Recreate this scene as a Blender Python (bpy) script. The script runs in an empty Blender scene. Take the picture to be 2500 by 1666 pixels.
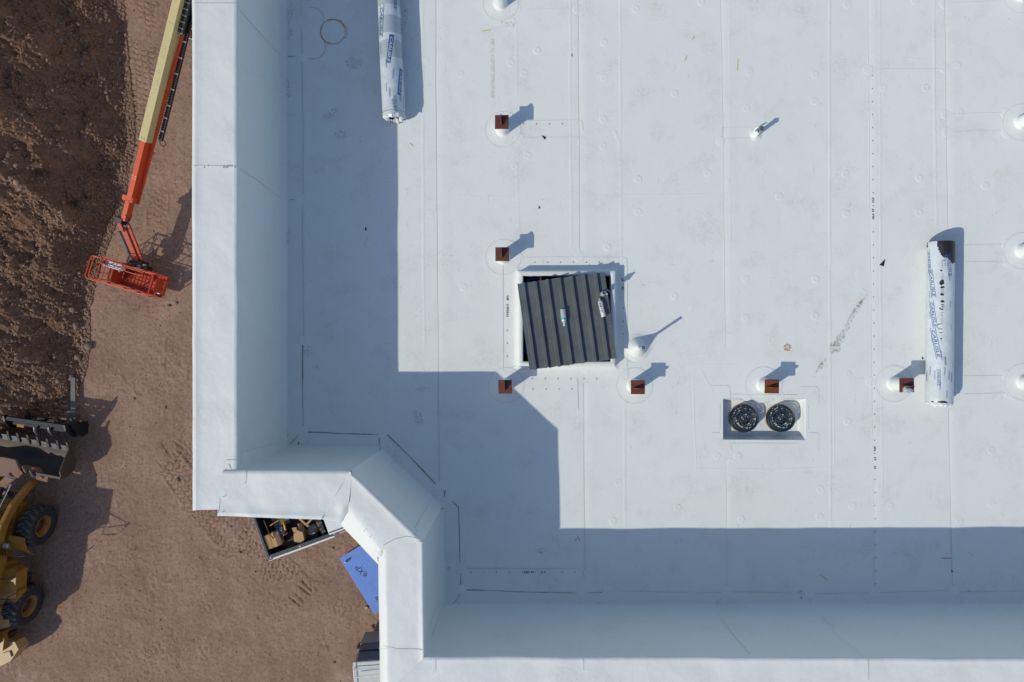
import bpy, math, random
import numpy as np
from mathutils import Vector, Matrix, noise as mnoise

# ------------------------------------------------------------------ camera, sky, sun, exposure
S = bpy.context.scene
C = S.collection
PI = math.pi
CAMZ, RZ, PH = 25.2, 16.9, 1.345          # camera height, roof height, parapet height (m)
FPX = 2500 * 24 / 36.0
TILT = math.radians(2.0)
cd = bpy.data.cameras.new('camera'); cam = bpy.data.objects.new('camera', cd); C.objects.link(cam)
cd.sensor_width = 36; cd.lens = 24; cd.clip_start = .1; cd.clip_end = 3000
cam.location = (0, 0, CAMZ); cam.rotation_euler = (0, TILT, 0); S.camera = cam

SUN = Vector((-1.043, -.708, 1.0)).normalized()
EL = math.asin(SUN.z)
w = bpy.data.worlds.new('World'); S.world = w; w.use_nodes = True
nt = w.node_tree; sky = nt.nodes.new('ShaderNodeTexSky'); sky.sky_type = 'NISHITA'; sky.sun_disc = False
sky.sun_elevation = EL; sky.sun_rotation = math.atan2(SUN.x, SUN.y)
sky.altitude = 1200; sky.air_density = 1.0; sky.dust_density = 1.7; sky.ozone_density = .9
nt.links.new(sky.outputs[0], nt.nodes['Background'].inputs[0]); nt.nodes['Background'].inputs[1].default_value = .15
sl = bpy.data.lights.new('sun', 'SUN'); sl.energy = 3.0; sl.angle = math.radians(.5); sl.color = (1, .95, .80)
so = bpy.data.objects.new('sun', sl); C.objects.link(so); so.location = (-40, -30, 60)
so.rotation_euler = SUN.to_track_quat('Z', 'Y').to_euler()
S.view_settings.view_transform = 'Standard'; S.view_settings.look = 'None'
S.view_settings.exposure = -.10; S.view_settings.gamma = 1
S.cycles.use_denoising = True
S.cycles.max_bounces = 6
S.render.film_transparent = False

# ------------------------------------------------------------------ helpers
_ct, _st = math.cos(TILT), math.sin(TILT)
def ray(px, py):
    dx, dy, dz = (px - 1250) / FPX, -(py - 833) / FPX, -1.0
    return Vector((dx * _ct + dz * _st, dy, -dx * _st + dz * _ct))
def P(px, py, z=0.0):
    """the world point seen at photograph pixel (px,py) on the level z"""
    d = ray(px, py); t = (z - CAMZ) / d.z
    return Vector((d.x * t, d.y * t, z))
def R(px, py, dz=0.0): return P(px, py, RZ + dz)

rnd = random.Random(11)

class MB:
    def __init__(s): s.v = []; s.f = []; s.m = []; s.sm = []; s.x = Matrix.Identity(4)
    def add(s, vs, fs, m=0, smooth=False):
        b = len(s.v); s.v += [tuple(s.x @ Vector(v)) for v in vs]
        for f in fs: s.f.append(tuple(b + i for i in f)); s.m.append(m); s.sm.append(smooth)
    def box(s, c, d, rot=None, m=0, bev=0.0):
        hx, hy, hz = d[0] / 2, d[1] / 2, d[2] / 2
        M = (rot.to_4x4() if rot is not None else Matrix.Identity(4))
        c = Vector(c)
        b = min(bev, hx * .9, hy * .9, hz * .9)
        if b <= 0:
            vs = [c + M @ Vector((x * hx, y * hy, z * hz)) for z in (-1, 1) for y in (-1, 1) for x in (-1, 1)]
            s.add(vs, [(0, 2, 3, 1), (4, 5, 7, 6), (0, 1, 5, 4), (2, 6, 7, 3), (0, 4, 6, 2), (1, 3, 7, 5)], m)
            return
        # chamfered box: stacked octagon rings
        def ring(z, ins):
            X, Y = hx - ins, hy - ins
            return [(-X + b, -Y, z), (X - b, -Y, z), (X, -Y + b, z), (X, Y - b, z), (X - b, Y, z), (-X + b, Y, z), (-X, Y - b, z), (-X, -Y + b, z)]
        rs = [ring(-hz, b * .7), ring(-hz + b, 0), ring(hz - b, 0), ring(hz, b * .7)]
        vs = [c + M @ Vector(p) for r in rs for p in r]; fs = []
        for k in range(3):
            for i in range(8):
                j = (i + 1) % 8; fs.append((k * 8 + i, k * 8 + j, k * 8 + 8 + j, k * 8 + 8 + i))
        fs.append(tuple(range(7, -1, -1))); fs.append(tuple(range(24, 32)))
        s.add(vs, fs, m)
    def prism(s, poly, z0, z1, m=0, top=None):
        n = len(poly); tp = top or poly
        vs = [(x, y, z0) for x, y in poly] + [(x, y, z1) for x, y in tp]
        fs = [(i, (i + 1) % n, n + (i + 1) % n, n + i) for i in range(n)] + [tuple(range(n - 1, -1, -1)), tuple(range(n, 2 * n))]
        s.add(vs, fs, m)
    def tube(s, pts, r, n=8, m=0, closed=False, caps=True):
        pts = [Vector(p) for p in pts]; N = len(pts); vs = []; fs = []; up = Vector((.13, .21, .97)).normalized()
        prev = None
        for i, p in enumerate(pts):
            a = pts[(i - 1) % N] if (closed or i > 0) else p; b = pts[(i + 1) % N] if (closed or i < N - 1) else p
            t = (b - a).normalized()
            u = (prev if prev is not None else up) - t * t.dot(prev if prev is not None else up)
            if u.length < 1e-4: u = t.orthogonal()
            u.normalize(); prev = u; q = t.cross(u)
            rr = r[i] if isinstance(r, (list, tuple)) else r
            for k in range(n):
                a2 = 2 * PI * k / n; vs.append(p + (u * math.cos(a2) + q * math.sin(a2)) * rr)
        L = N if closed else N - 1
        for i in range(L):
            for k in range(n):
                k2 = (k + 1) % n; j = (i + 1) % N
                fs.append((i * n + k, i * n + k2, j * n + k2, j * n + k))
        s.add(vs, fs, m, True)
        if caps and not closed:
            b = len(vs); s.add([vs[k] for k in range(n)], [tuple(range(n - 1, -1, -1))], m)
            s.add([vs[(N - 1) * n + k] for k in range(n)], [tuple(range(n))], m)
    def lathe(s, prof, n=24, c=(0, 0, 0), M=None, m=0, smooth=True, cap=False):
        c = Vector(c); M = M or Matrix.Identity(3); vs = []; fs = []; K = len(prof)
        for r, z in prof:
            for k in range(n):
                a = 2 * PI * k / n; vs.append(c + M @ Vector((r * math.cos(a), r * math.sin(a), z)))
        for i in range(K - 1):
            for k in range(n):
                k2 = (k + 1) % n; fs.append((i * n + k, i * n + k2, (i + 1) * n + k2, (i + 1) * n + k))
        s.add(vs, fs, m, smooth)
        if cap: s.add([vs[(K - 1) * n + k] for k in range(n)], [tuple(range(n))], m)
    def build(s, name, mats, parent=None):
        me = bpy.data.meshes.new(name); me.from_pydata(s.v, [], s.f)
        if not isinstance(mats, (list, tuple)): mats = [mats]
        for q in mats: me.materials.append(q)
        me.polygons.foreach_set('material_index', s.m); me.polygons.foreach_set('use_smooth', s.sm); me.update()
        o = bpy.data.objects.new(name, me); C.objects.link(o)
        if parent is not None: o.parent = parent
        return o

def tag(o, label=None, cat=None, group=None, kind=None):
    if label: o['label'] = label
    if cat: o['category'] = cat
    if group: o['group'] = group
    if kind: o['kind'] = kind
    return o
def empty(name, loc=(0, 0, 0), rz=0.0):
    o = bpy.data.objects.new(name, None); C.objects.link(o); o.location = loc; o.rotation_euler = (0, 0, rz)
    o.empty_display_size = .2; return o
def copy_tree(o, parent=None):
    c = o.copy(); C.objects.link(c); c.parent = parent
    for ch in [x for x in bpy.data.objects if x.parent == o]: copy_tree(ch, c)
    return c

# ------------------------------------------------------------------ materials
def mat(name, col, rough=.6, metal=0.0, var=0.0, vs=6.0, bump=0.0, bs=40.0, col2=None, spec=.5, detail=5):
    m = bpy.data.materials.new(name); m.use_nodes = True; t = m.node_tree; b = t.nodes['Principled BSDF']
    b.inputs['Roughness'].default_value = rough; b.inputs['Metallic'].default_value = metal
    b.inputs['Specular IOR Level'].default_value = spec
    tc = t.nodes.new('ShaderNodeTexCoord')
    if var > 0 or col2:
        n = t.nodes.new('ShaderNodeTexNoise'); n.inputs['Scale'].default_value = vs; n.inputs['Detail'].default_value = detail
        n.inputs['Roughness'].default_value = .65
        t.links.new(tc.outputs['Object'], n.inputs['Vector'])
        r = t.nodes.new('ShaderNodeValToRGB')
        c2 = col2 or tuple(max(0, c * (1 - var)) for c in col)
        r.color_ramp.elements[0].position = .35; r.color_ramp.elements[1].position = .65
        r.color_ramp.elements[0].color = (*c2, 1); r.color_ramp.elements[1].color = (*col, 1)
        t.links.new(n.outputs['Fac'], r.inputs['Fac']); t.links.new(r.outputs[0], b.inputs['Base Color'])
    else: b.inputs['Base Color'].default_value = (*col, 1)
    if bump > 0:
        n2 = t.nodes.new('ShaderNodeTexNoise'); n2.inputs['Scale'].default_value = bs; n2.inputs['Detail'].default_value = 6
        t.links.new(tc.outputs['Object'], n2.inputs['Vector'])
        bp = t.nodes.new('ShaderNodeBump'); bp.inputs['Strength'].default_value = .6; bp.inputs['Distance'].default_value = bump
        t.links.new(n2.outputs['Fac'], bp.inputs['Height']); t.links.new(bp.outputs[0], b.inputs['Normal'])
    return m

def membrane_mat(name, base, dirt=.5, wave=.02):
    """white thermoplastic roofing: soft waviness, blotches of tan dust, tiny scuffs and specks"""
    m = bpy.data.materials.new(name); m.use_nodes = True; t = m.node_tree; b = t.nodes['Principled BSDF']
    b.inputs['Roughness'].default_value = .5; b.inputs['Specular IOR Level'].default_value = .35
    tc = t.nodes.new('ShaderNodeTexCoord')
    def noi(scale, det, rough, stretch=None):
        n = t.nodes.new('ShaderNodeTexNoise'); n.inputs['Scale'].default_value = scale; n.inputs['Detail'].default_value = det
        n.inputs['Roughness'].default_value = rough
        if stretch:
            mp = t.nodes.new('ShaderNodeMapping'); mp.inputs['Scale'].default_value = stretch
            t.links.new(tc.outputs['Object'], mp.inputs[0]); t.links.new(mp.outputs[0], n.inputs['Vector'])
        else: t.links.new(tc.outputs['Object'], n.inputs['Vector'])
        return n
    def ramp(src, p0, p1, v0, v1):
        r = t.nodes.new('ShaderNodeMapRange'); r.inputs[1].default_value = p0; r.inputs[2].default_value = p1
        r.inputs[3].default_value = v0; r.inputs[4].default_value = v1; t.links.new(src, r.inputs[0]); return r.outputs[0]
    def mul(a, bb):
        q = t.nodes.new('ShaderNodeMath'); q.operation = 'MULTIPLY'; t.links.new(a, q.inputs[0])
        if isinstance(bb, float): q.inputs[1].default_value = bb
        else: t.links.new(bb, q.inputs[1])
        return q.outputs[0]
    def mix(fac, c1, c2):
        q = t.nodes.new('ShaderNodeMix'); q.data_type = 'RGBA'; t.links.new(fac, q.inputs[0])
        if isinstance(c1, tuple): q.inputs[6].default_value = (*c1, 1)
        else: t.links.new(c1, q.inputs[6])
        q.inputs[7].default_value = (*c2, 1); return q.outputs[2]
    big = noi(.45, 3, .5); mid = noi(2.6, 6, .62); fine = noi(34, 5, .7); spk = noi(75, 2, .5)
    col = mix(ramp(big.outputs['Fac'], .35, .7, 0, .55), base, (base[0] * .95, base[1] * .94, base[2] * .91))
    dust = mul(mul(ramp(mid.outputs['Fac'], .50, .74, 0, 1), ramp(fine.outputs['Fac'], .4, .66, .1, 1)), .36 * dirt)
    col = mix(dust, col, (.42, .36, .26))
    scuff = mul(mul(ramp(noi(13, 7, .8, (1.8, .5, 1)).outputs['Fac'], .60, .72, 0, 1), ramp(noi(1.1, 3, .6).outputs['Fac'], .38, .60, 0, 1)), .42 * dirt)
    col = mix(scuff, col, (.27, .25, .22))
    sp = mul(mul(ramp(spk.outputs['Fac'], .70, .75, 0, 1), ramp(noi(1.9, 2, .5).outputs['Fac'], .45, .6, 0, 1)), .5 * dirt)
    col = mix(sp, col, (.2, .18, .15))
    t.links.new(col, b.inputs['Base Color'])
    bp = t.nodes.new('ShaderNodeBump'); bp.inputs['Strength'].default_value = .55; bp.inputs['Distance'].default_value = wave
    t.links.new(noi(1.5, 4, .5).outputs['Fac'], bp.inputs['Height'])
    bp2 = t.nodes.new('ShaderNodeBump'); bp2.inputs['Strength'].default_value = .12; bp2.inputs['Distance'].default_value = .004
    t.links.new(fine.outputs['Fac'], bp2.inputs['Height']); t.links.new(bp.outputs[0], bp2.inputs['Normal'])
    t.links.new(bp2.outputs[0], b.inputs['Normal'])
    return m

def stain_mat(name, col, alpha, scale=60.0, lo=.42, hi=.62):
    m = bpy.data.materials.new(name); m.use_nodes = True; t = m.node_tree; b = t.nodes['Principled BSDF']
    b.inputs['Base Color'].default_value = (*col, 1); b.inputs['Roughness'].default_value = .8
    tc = t.nodes.new('ShaderNodeTexCoord'); n = t.nodes.new('ShaderNodeTexNoise'); n.inputs['Scale'].default_value = scale
    n.inputs['Detail'].default_value = 6; n.inputs['Roughness'].default_value = .7; t.links.new(tc.outputs['Object'], n.inputs['Vector'])
    r = t.nodes.new('ShaderNodeMapRange'); r.inputs[1].default_value = lo; r.inputs[2].default_value = hi
    r.inputs[3].default_value = 0; r.inputs[4].default_value = alpha
    t.links.new(n.outputs['Fac'], r.inputs[0]); t.links.new(r.outputs[0], b.inputs['Alpha'])
    return m

M = {}
M['tpo'] = membrane_mat('roof_membrane_white', (.745, .772, .752), 1.05)
M['tpo_clean'] = membrane_mat('cap_membrane_white', (.70, .725, .712), .8, .055)
M['tpo_patch'] = membrane_mat('patch_membrane_white', (.750, .779, .759), .6)
M['seam'] = mat('seam_edge_grey', (.56, .59, .585), .8)
M['seamlight'] = mat('seam_edge_light_grey', (.68, .71, .70), .8)
M['seamdark'] = mat('dirty_seam_line', (.28, .29, .28), .9, var=.6, vs=30)
M['print'] = mat('print_ink_black', (.13, .14, .16), .8)
M['faintrust'] = stain_mat('faint_rust_stain', (.55, .46, .30), .35, 25, .35, .65)
M['rustline'] = stain_mat('rust_stain', (.62, .30, .06), .78, 45, .30, .55)
M['mud'] = stain_mat('mud_stain', (.36, .28, .20), .48, 30, .42, .66)
M['scuff'] = stain_mat('dark_scuff', (.24, .22, .19), .34, 45, .46, .66)
M['redink'] = mat('red_marker', (.55, .12, .10), .8)
M['yellowink'] = mat('yellow_chalk', (.62, .50, .16), .9)
M['facade'] = mat('facade_panel_white', (.62, .63, .62), .6, var=.08, vs=2, bump=.002)
M['brown'] = mat('primer_brown_steel', (.16, .045, .028), .55, var=.35, vs=14, bump=.0015, bs=60)
M['browndark'] = mat('primer_brown_rusty', (.20, .055, .018), .7, var=.5, vs=20, bump=.0015, bs=60)
# ------------------------------------------------------------------ the building: roof, parapet, cap
bld = empty('building', (0, 0, 0)); tag(bld, 'white flat roofed building wrapped in white roofing membrane, filling most of the view', 'building')

ZT = RZ + PH
def T(px, py, dz=0.0): return P(px, py, ZT + dz)
INN = [T(577, -700), T(579, 1148), T(855, 1150), T(1033, 1321), T(1037, 1604), T(3300, 1611)]
OUT = [T(470, -700), T(472, 1246), T(840, 1268), T(920, 1338), T(923, 1712), T(3300, 1720)]

# roof field with holes for the roof opening and the drain sump
hx0, hy1 = R(1276, 674).xy; hx1, hy0 = R(1490, 884).xy          # opening
sx0, sy1 = R(1765, 973).xy; sx1, sy0 = R(1968, 1075).xy          # sump
roof = MB()
X0, X1, Y0, Y1 = -3.9, 10.6, -6.2, 7.6
xs = sorted({X0, X1, hx0, hx1, sx0, sx1} | {X0 + i * .5 for i in range(1, 29)})
ys = sorted({Y0, Y1, hy0, hy1, sy0, sy1} | {Y0 + i * .5 for i in range(1, 28)})
def inwall(x, y):       # generous test: keep the field under the parapet only
    return True
for i in range(len(xs) - 1):
    for j in range(len(ys) - 1):
        cx, cy = (xs[i] + xs[i + 1]) / 2, (ys[j] + ys[j + 1]) / 2
        if hx0 < cx < hx1 and hy0 < cy < hy1: continue
        if sx0 < cx < sx1 and sy0 < cy < sy1: continue
        # skip the notch that lies outside the walls
        if cx < INN[4].x - .25 and cy < INN[1].y - .25 and (cx < INN[2].x or cy < INN[2].y - (cx - INN[2].x) - .5): continue
        if cx < INN[0].x - .2 or cy < INN[4].y - .2: continue
        roof.add([(xs[i], ys[j], RZ), (xs[i + 1], ys[j], RZ), (xs[i + 1], ys[j + 1], RZ), (xs[i], ys[j + 1], RZ)], [(0, 1, 2, 3)], 0)
# material slots: 0 field, 1 patch, 2 seam, 3 light seam, 4 dark seam, 5 print, 6 rust, 7 mud, 8 scuff, 9 red, 10 yellow
SLOTS = [M['tpo'], M['tpo_patch'], M['seam'], M['seamlight'], M['seamdark'], M['print'], M['rustline'], M['mud'], M['scuff'], M['redink'], M['yellowink'], M['faintrust']]
zl = [0.0]
def lift():
    zl[0] = (zl[0] + .00013) % .0022; return zl[0]
def ribbon(mb, pts, wd, m, dz=.0025, jit=0.0):
    pts = [Vector(p) for p in pts]; vs = []; N = len(pts)
    for i, p in enumerate(pts):
        a = pts[max(0, i - 1)]; b = pts[min(N - 1, i + 1)]; t = (b - a); t.z = 0; t.normalize(); n = Vector((-t.y, t.x, 0))
        ww = wd * (1 + (rnd.uniform(-jit, jit) if jit else 0))
        vs += [p + n * ww / 2 + Vector((0, 0, dz)), p - n * ww / 2 + Vector((0, 0, dz))]
    mb.add(vs, [(2 * i, 2 * i + 1, 2 * i + 3, 2 * i + 2) for i in range(N - 1)], m)
def densify(pl, step=60, wob=.7):
    out = []
    for (a, b), (c, d) in zip(pl[:-1], pl[1:]):
        n = max(1, int(math.hypot(c - a, d - b) / step))
        for k in range(n):
            f = k / n; out.append((a + (c - a) * f + rnd.uniform(-wob, wob), b + (d - b) * f + rnd.uniform(-wob, wob)))
    out.append(pl[-1]); return out
def line(pl, wd=.006, m=2, wob=.6, jit=.25, step=60):
    ribbon(roof, [R(*p) for p in densify(pl, step, wob)], wd, m, .004 + lift(), jit)
def ridge(pl, wd=.045, h=.0035, m=0, wob=.8):
    pts = [R(*p) for p in densify(pl, 45, wob)]; N = len(pts); vs = []; prof = [(-.5, -.0006), (-.28, .45), (0, 1), (.28, .45), (.5, -.0006)]
    for i, p in enumerate(pts):
        a = pts[max(0, i - 1)]; b = pts[min(N - 1, i + 1)]; t = (b - a).normalized(); n = Vector((-t.y, t.x, 0))
        e = .1 if i in (0, N - 1) else rnd.uniform(.25, .75)
        for o, z in prof: vs.append(p + n * o * wd + Vector((0, 0, z * h * e if z > 0 else -.0006)))
    roof.add(vs, [(5 * i + k, 5 * i + k + 1, 5 * i + k + 6, 5 * i + k + 5) for i in range(N - 1) for k in range(4)], m, True)
def lap(pl, wd=.012, h=.0022, side=1, m=0):
    """welded lap: a small step, high side to the left of the direction of travel, faired away over a hand's width"""
    pts = [R(*p) for p in densify(pl, 60, .4)]; N = len(pts); vs = []; prof = [(-wd, -.0006), (0, h), (.10, h * .5), (.22, -.0006)]
    for i, p in enumerate(pts):
        a = pts[max(0, i - 1)]; b = pts[min(N - 1, i + 1)]; t = (b - a).normalized(); n = Vector((-t.y, t.x, 0)) * side
        for o, z in prof: vs.append(p + n * o + Vector((0, 0, z)))
    roof.add(vs, [(4 * i + k, 4 * i + k + 1, 4 * i + k + 5, 4 * i + k + 4) for i in range(N - 1) for k in range(3)], m, True)
def disc(px, py, r=.058, m=1, h=.0022):
    c = R(px, py); roof.lathe([(r + .006, -.0005), (r + .001, h * .9), (r - .001, h), (r - .006, h + .0001), (r * .3, h + .0002), (.001, h + .0002)], 28, c, m=m)
def dimple(px, py, k=1.0):
    c = R(px, py); a = rnd.uniform(.35, .8) * k
    roof.lathe([(.056, -.0005), (.046, .0012 * a), (.037, .0046 * a), (.030, .0050 * a), (.020, .0028 * a), (.008, .0034 * a), (.001, .0036 * a)], 20, c, m=0)
def arc(cx, cy, rpx, a0, a1, wd=.0055, m=2):
    n = max(6, int(abs(a1 - a0) / 9)); ribbon(roof, [R(cx + rpx * math.cos(math.radians(a0 + (a1 - a0) * i / n)), cy - rpx * math.sin(math.radians(a0 + (a1 - a0) * i / n))) for i in range(n + 1)], wd, m, .0042 + lift(), .2)
def tick(px, py, w_=1.8, h_=3.2, m=5):
    a = rnd.uniform(-.4, .4); c = R(px, py); s_ = 1 / 200.8
    u = Vector((math.cos(a), math.sin(a), 0)) * w_ * s_ / 2; v = Vector((-math.sin(a), math.cos(a), 0)) * h_ * s_ / 2; z = Vector((0, 0, .0046 + lift()))
    roof.add([c - u - v + z, c + u - v + z, c + u + v * .6 + z, c - u + v + z], [(0, 1, 2, 3)], m)

# long laps between the membrane sheets
for pl in ([(1064, -600), (1064, 200), (1066, 480), (1070, 900), (1072, 1178)],
           [(1409, -600), (1411, 180), (1414, 410), (1415, 612)], [(1424, 935), (1425, 1100), (1427, 1280), (1429, 1395)],
           [(2304, -600), (2305, 0), (2309, 330), (2313, 560)], [(2315, 1000), (2318, 1180), (2322, 1330), (2325, 1430)]):
    line(pl, .0075, 2); lap([(x + 1.5, y) for x, y in pl], side=1)
for pl in ([(1757, -600), (1758, 0), (1765, 330), (1768, 700), (1771, 850)], [(1771, 1120), (1773, 1300), (1775, 1432)],
           [(2117, -600), (2118, 0), (2119, 160)], [(2120, 182), (2122, 500), (2126, 800), (2131, 1190), (2134, 1432)]):
    line(pl, .006, 3); lap([(x + 1.5, y) for x, y in pl], side=1)
for pl in ([(1514, -600), (1514, 330), (1517, 640)], [(1392, -600), (1392, 330), (1395, 600)], [(2024, -300), (2026, 800), (2028, 1330)],
           [(2279, -600), (2281, 260), (2286, 560)], [(1031, -600), (1032, 300), (1036, 860)], [(1780, -600), (1784, 800)], [(1786, 1120), (1790, 1430)],
           [(1260, 60), (1262, 236)], [(1524, 935), (1526, 1290)], [(2146, -600), (2150, 800), (2157, 1440)], [(1262, 400), (1266, 560)]):
    ridge(pl, .05, .005)
ridge([(1500, 320), (1512, 345), (1514, 420)], .07, .008); ridge([(1514, 600), (1518, 660)], .05, .004)
for pl in ([(1282, 296), (1350, 295), (1412, 293), (1421, 297), (1424, 320)], [(1285, 337), (1424, 336)], [(1280, 25), (1397, 21)], [(2136, 170), (2296, 169)],
           [(2322, 8), (2430, 4)], [(2322, 279), (2442, 276)], [(2324, 322), (2442, 319)], [(2355, 598), (2448, 597)], [(2356, 640), (2452, 640)],
           [(2350, 919), (2448, 917)], [(2354, 963), (2458, 960)], [(1765, 312), (1834, 311)], [(1762, 338), (1832, 338)], [(1762, 312), (1761, 338)]):
    line(pl, .006, 3)
for pl in ([(1430, 479), (1760, 475)], [(2150, 470), (2280, 471)], [(1070, 480), (1260, 482)], [(1430, 630), (1528, 632)], [(2137, 144), (2210, 143), (2280, 148)]): ridge(pl, .03, .002)
# dark flashing seams along the foot of the parapet
for pl, ww, mm in (([(735, -600), (736, 40)], .008, 2), ([(736, 66), (738, 132)], .008, 2), ([(737, 152), (740, 300), (740, 475)], .009, 2), ([(739, 500), (740, 700), (741, 822)], .009, 2),
           ([(739, 842), (739, 950), (740, 1041)], .012, 4), ([(752, 1055), (840, 1059), (924, 1062)], .012, 4), ([(946, 1062), (1003, 1118), (1064, 1182)], .012, 4),
           ([(709, 1084), (729, 1062)], .012, 4), ([(926, 1069), (926, 1088)], .010, 4), ([(1104, 1224), (1119, 1238), (1121, 1290), (1123, 1375)], .010, 4),
           ([(1125, 1401), (1125, 1428)], .008, 4), ([(1123, 1452), (1112, 1468), (1098, 1482)], .010, 4), ([(1136, 1388), (1300, 1388), (1412, 1388), (1424, 1394), (1427, 1412)], .008, 2),
           ([(1139, 1440), (1270, 1445), (1408, 1448)], .009, 4), ([(1434, 1448), (1470, 1446)], .008, 4), ([(1495, 1443), (1630, 1445), (1762, 1447)], .008, 2),
           ([(1788, 1445), (1880, 1446), (1962, 1449)], .008, 2), ([(1990, 1450), (2122, 1447)], .008, 2), ([(2148, 1447), (2315, 1442)], .008, 2), ([(2341, 1445), (2560, 1442)], .008, 2),
           ([(1415, 1458), (1414, 1476)], .006, 2), ([(1764, 1458), (1750, 1470), (1748, 1478)], .009, 2), ([(1978, 1462), (1978, 1475)], .006, 2), ([(2340, 1452), (2346, 1460), (2347, 1473)], .006, 2),
           ([(1088, 1197), (1084, 1213)], .010, 4), ([(1080, 1198), (1088, 1206)], .008, 4), ([(703, 139), (722, 139)], .008, 4), ([(708, 488), (722, 488)], .006, 4), ([(709, 836), (728, 836)], .006, 2)):
    line(pl, ww * .68, mm, .5, .6, 26)
for q in ((738, 51), (739, 142), (739, 487), (740, 833), (741, 1056), (935, 1066), (1072, 1186), (1092, 1216), (1124, 1389), (1127, 1441), (1427, 1427), (1421, 1450), (1482, 1447), (1775, 1446),
          (1976, 1449), (2135, 1447), (2330, 1443), (1267, 337), (1260, 22), (1410, 22), (1423, 346), (2119, 170), (2306, 9), (2307, 166), (2310, 280), (2312, 323),
          (2455, 277), (2457, 324), (2458, 597), (2462, 641), (2458, 917), (2466, 962), (1414, 628), (1266, 630), (2126, 932), (1824, 966), (1901, 966), (1430, 900), (1760, 345)): disc(*q)
for q in ((1124, 181), (1247, 154), (1311, 124), (1279, 179), (1474, 104), (1475, 190), (1473, 292), (1241, 268), (1250, 52), (1552, 22), (1712, 6), (1830, 176), (1647, 229), (1822, 265), (1990, 183), (1988, 247),
          (2068, 12), (2233, 2), (2156, 215), (2260, 215), (2337, 160), (2344, 276), (1472, 357), (1558, 438), (1727, 423), (1558, 518), (1727, 528), (1787, 479), (1482, 604), (1646, 723), (1820, 682), (1820, 776),
          (1902, 480), (2064, 425), (2244, 435), (2066, 522), (2243, 520), (2405, 454), (1991, 682), (1990, 772), (1257, 406), (1288, 380), (1050, 521), (1131, 701), (991, 818), (1750, 1113), (1801, 1114), (2070, 914),
          (2069, 1030), (2003, 1195), (2001, 1262), (2081, 1235), (2172, 1236), (2342, 1272), (1655, 1240), (1809, 1268), (1509, 1179), (1496, 1272), (1040, 150), (990, 1000), (1310, 1190), (2420, 1100), (2420, 1230)): dimple(*q)

# printed ticks and lot-print along sheet edges (too small to be read)
def printed(px, py, n, horiz, gap=4.2):
    for i in range(n):
        q = (px + i * gap, py) if horiz else (px, py + i * gap)
        if rnd.random() < .85: tick(q[0] + rnd.uniform(-.5, .5), q[1] + rnd.uniform(-.4, .4), 2.6 if horiz else 5, 5 if horiz else 2.6)
for k in range(40):
    y = 185 + k * 31.8
    if 478 < y < 492 or 1078 < y < 1095 or 1130 < y < 1160: continue
    tick(2129 + (y - 185) * .0065, y)
printed(2131, 485, 3, False); printed(2131, 506, 1, False); printed(2131, 512, 6, False); printed(2135, 1092, 3, False); printed(2136, 1118, 7, False)
for k in range(6): tick(1305.5 + k * 31.4, 641)
for k in range(6): tick(1299.5 + k * 31.4, 925)
for k in range(4): tick(1301 + k * 31.8, 950)
for y in (807, 838, 870): tick(1238.5, y)
for y in (753, 785, 816): tick(1521.5, y)
printed(1239, 724, 3, False); printed(1239, 745, 1, False); printed(1239, 751, 6, False); printed(1520, 681, 2, False); printed(1520, 702, 3, False)
for x in (1150, 1181, 1212, 1244, 1275, 1308, 1372, 1403): tick(x, 1397)
printed(1281, 1397, 6, True); printed(1322, 1397, 3, True)
for k in range(4): tick(1278 + k * 31.6, 303)

# circles of welded skirt round the posts are added with each post; marks of rust, mud, chalk
rr = 30
for a0, a1, ww in ((0, 360, .012), (20, 120, .016), (150, 260, .014)): arc(813, 78, rr, a0, a1, ww, 6)
arc(815, 79, rr + 2.5, -30, 60, .008, 6); arc(762, 48, 29, -40, 95, .005, 6); arc(765, 115, 30, -110, 60, .006, 6)
def blot(px, py, rx, ry, ang, m, n=22, dzz=.0044):
    c = R(px, py, dzz + lift()); a = math.radians(ang); vs = [c]
    for k in range(n):
        t_ = 2 * PI * k / n; q = rnd.uniform(.7, 1.15); x = math.cos(t_) * rx * q / 200.8; y = math.sin(t_) * ry * q / 200.8
        vs.append(c + Vector((x * math.cos(a) - y * math.sin(a), x * math.sin(a) + y * math.cos(a), 0)))
    roof.add(vs, [(0, k + 1, (k + 1) % n + 1) for k in range(n)], m)
for k in range(16):
    a = k * 22.5; blot(1922 + 7 * math.cos(math.radians(a)), 849 + 7 * math.sin(math.radians(a)), 3.2, 1.5, a * 1.7, 6, 8)
blot(1922, 849, 6, 6, 0, 7)
blot(2084, 766, 46, 6, 58, 7); blot(2096, 745, 30, 4, 52, 7); blot(2048, 832, 30, 10, 62, 7); blot(2037, 850, 15, 16, 20, 7); blot(2002, 896, 18, 6, 62, 7); blot(2010, 885, 14, 3, 55, 7); blot(2070, 800, 22, 4, 60, 7)
for q in ((700, 210, 8, 42), (705, 40, 10, 28), (704, 85, 7, 18), (698, 180, 5, 30), (713, 80, 5, 10), (702, 580, 6, 30), (803, 285, 16, 12), (818, 270, 12, 8), (700, 1060, 8, 10), (1096, 1390, 5, 8), (1460, 1473, 10, 5), (1472, 1478, 6, 4),
          (1240, 60, 22, 8), (980, 55, 16, 40), (865, 155, 22, 16), (750, 860, 18, 14), (770, 895, 12, 9), (1020, 1020, 14, 20), (1030, 950, 18, 9), (1320, 1345, 14, 8), (830, 330, 16, 12)):
    blot(q[0], q[1], q[2], q[3], rnd.uniform(-15, 15), 8)
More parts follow.
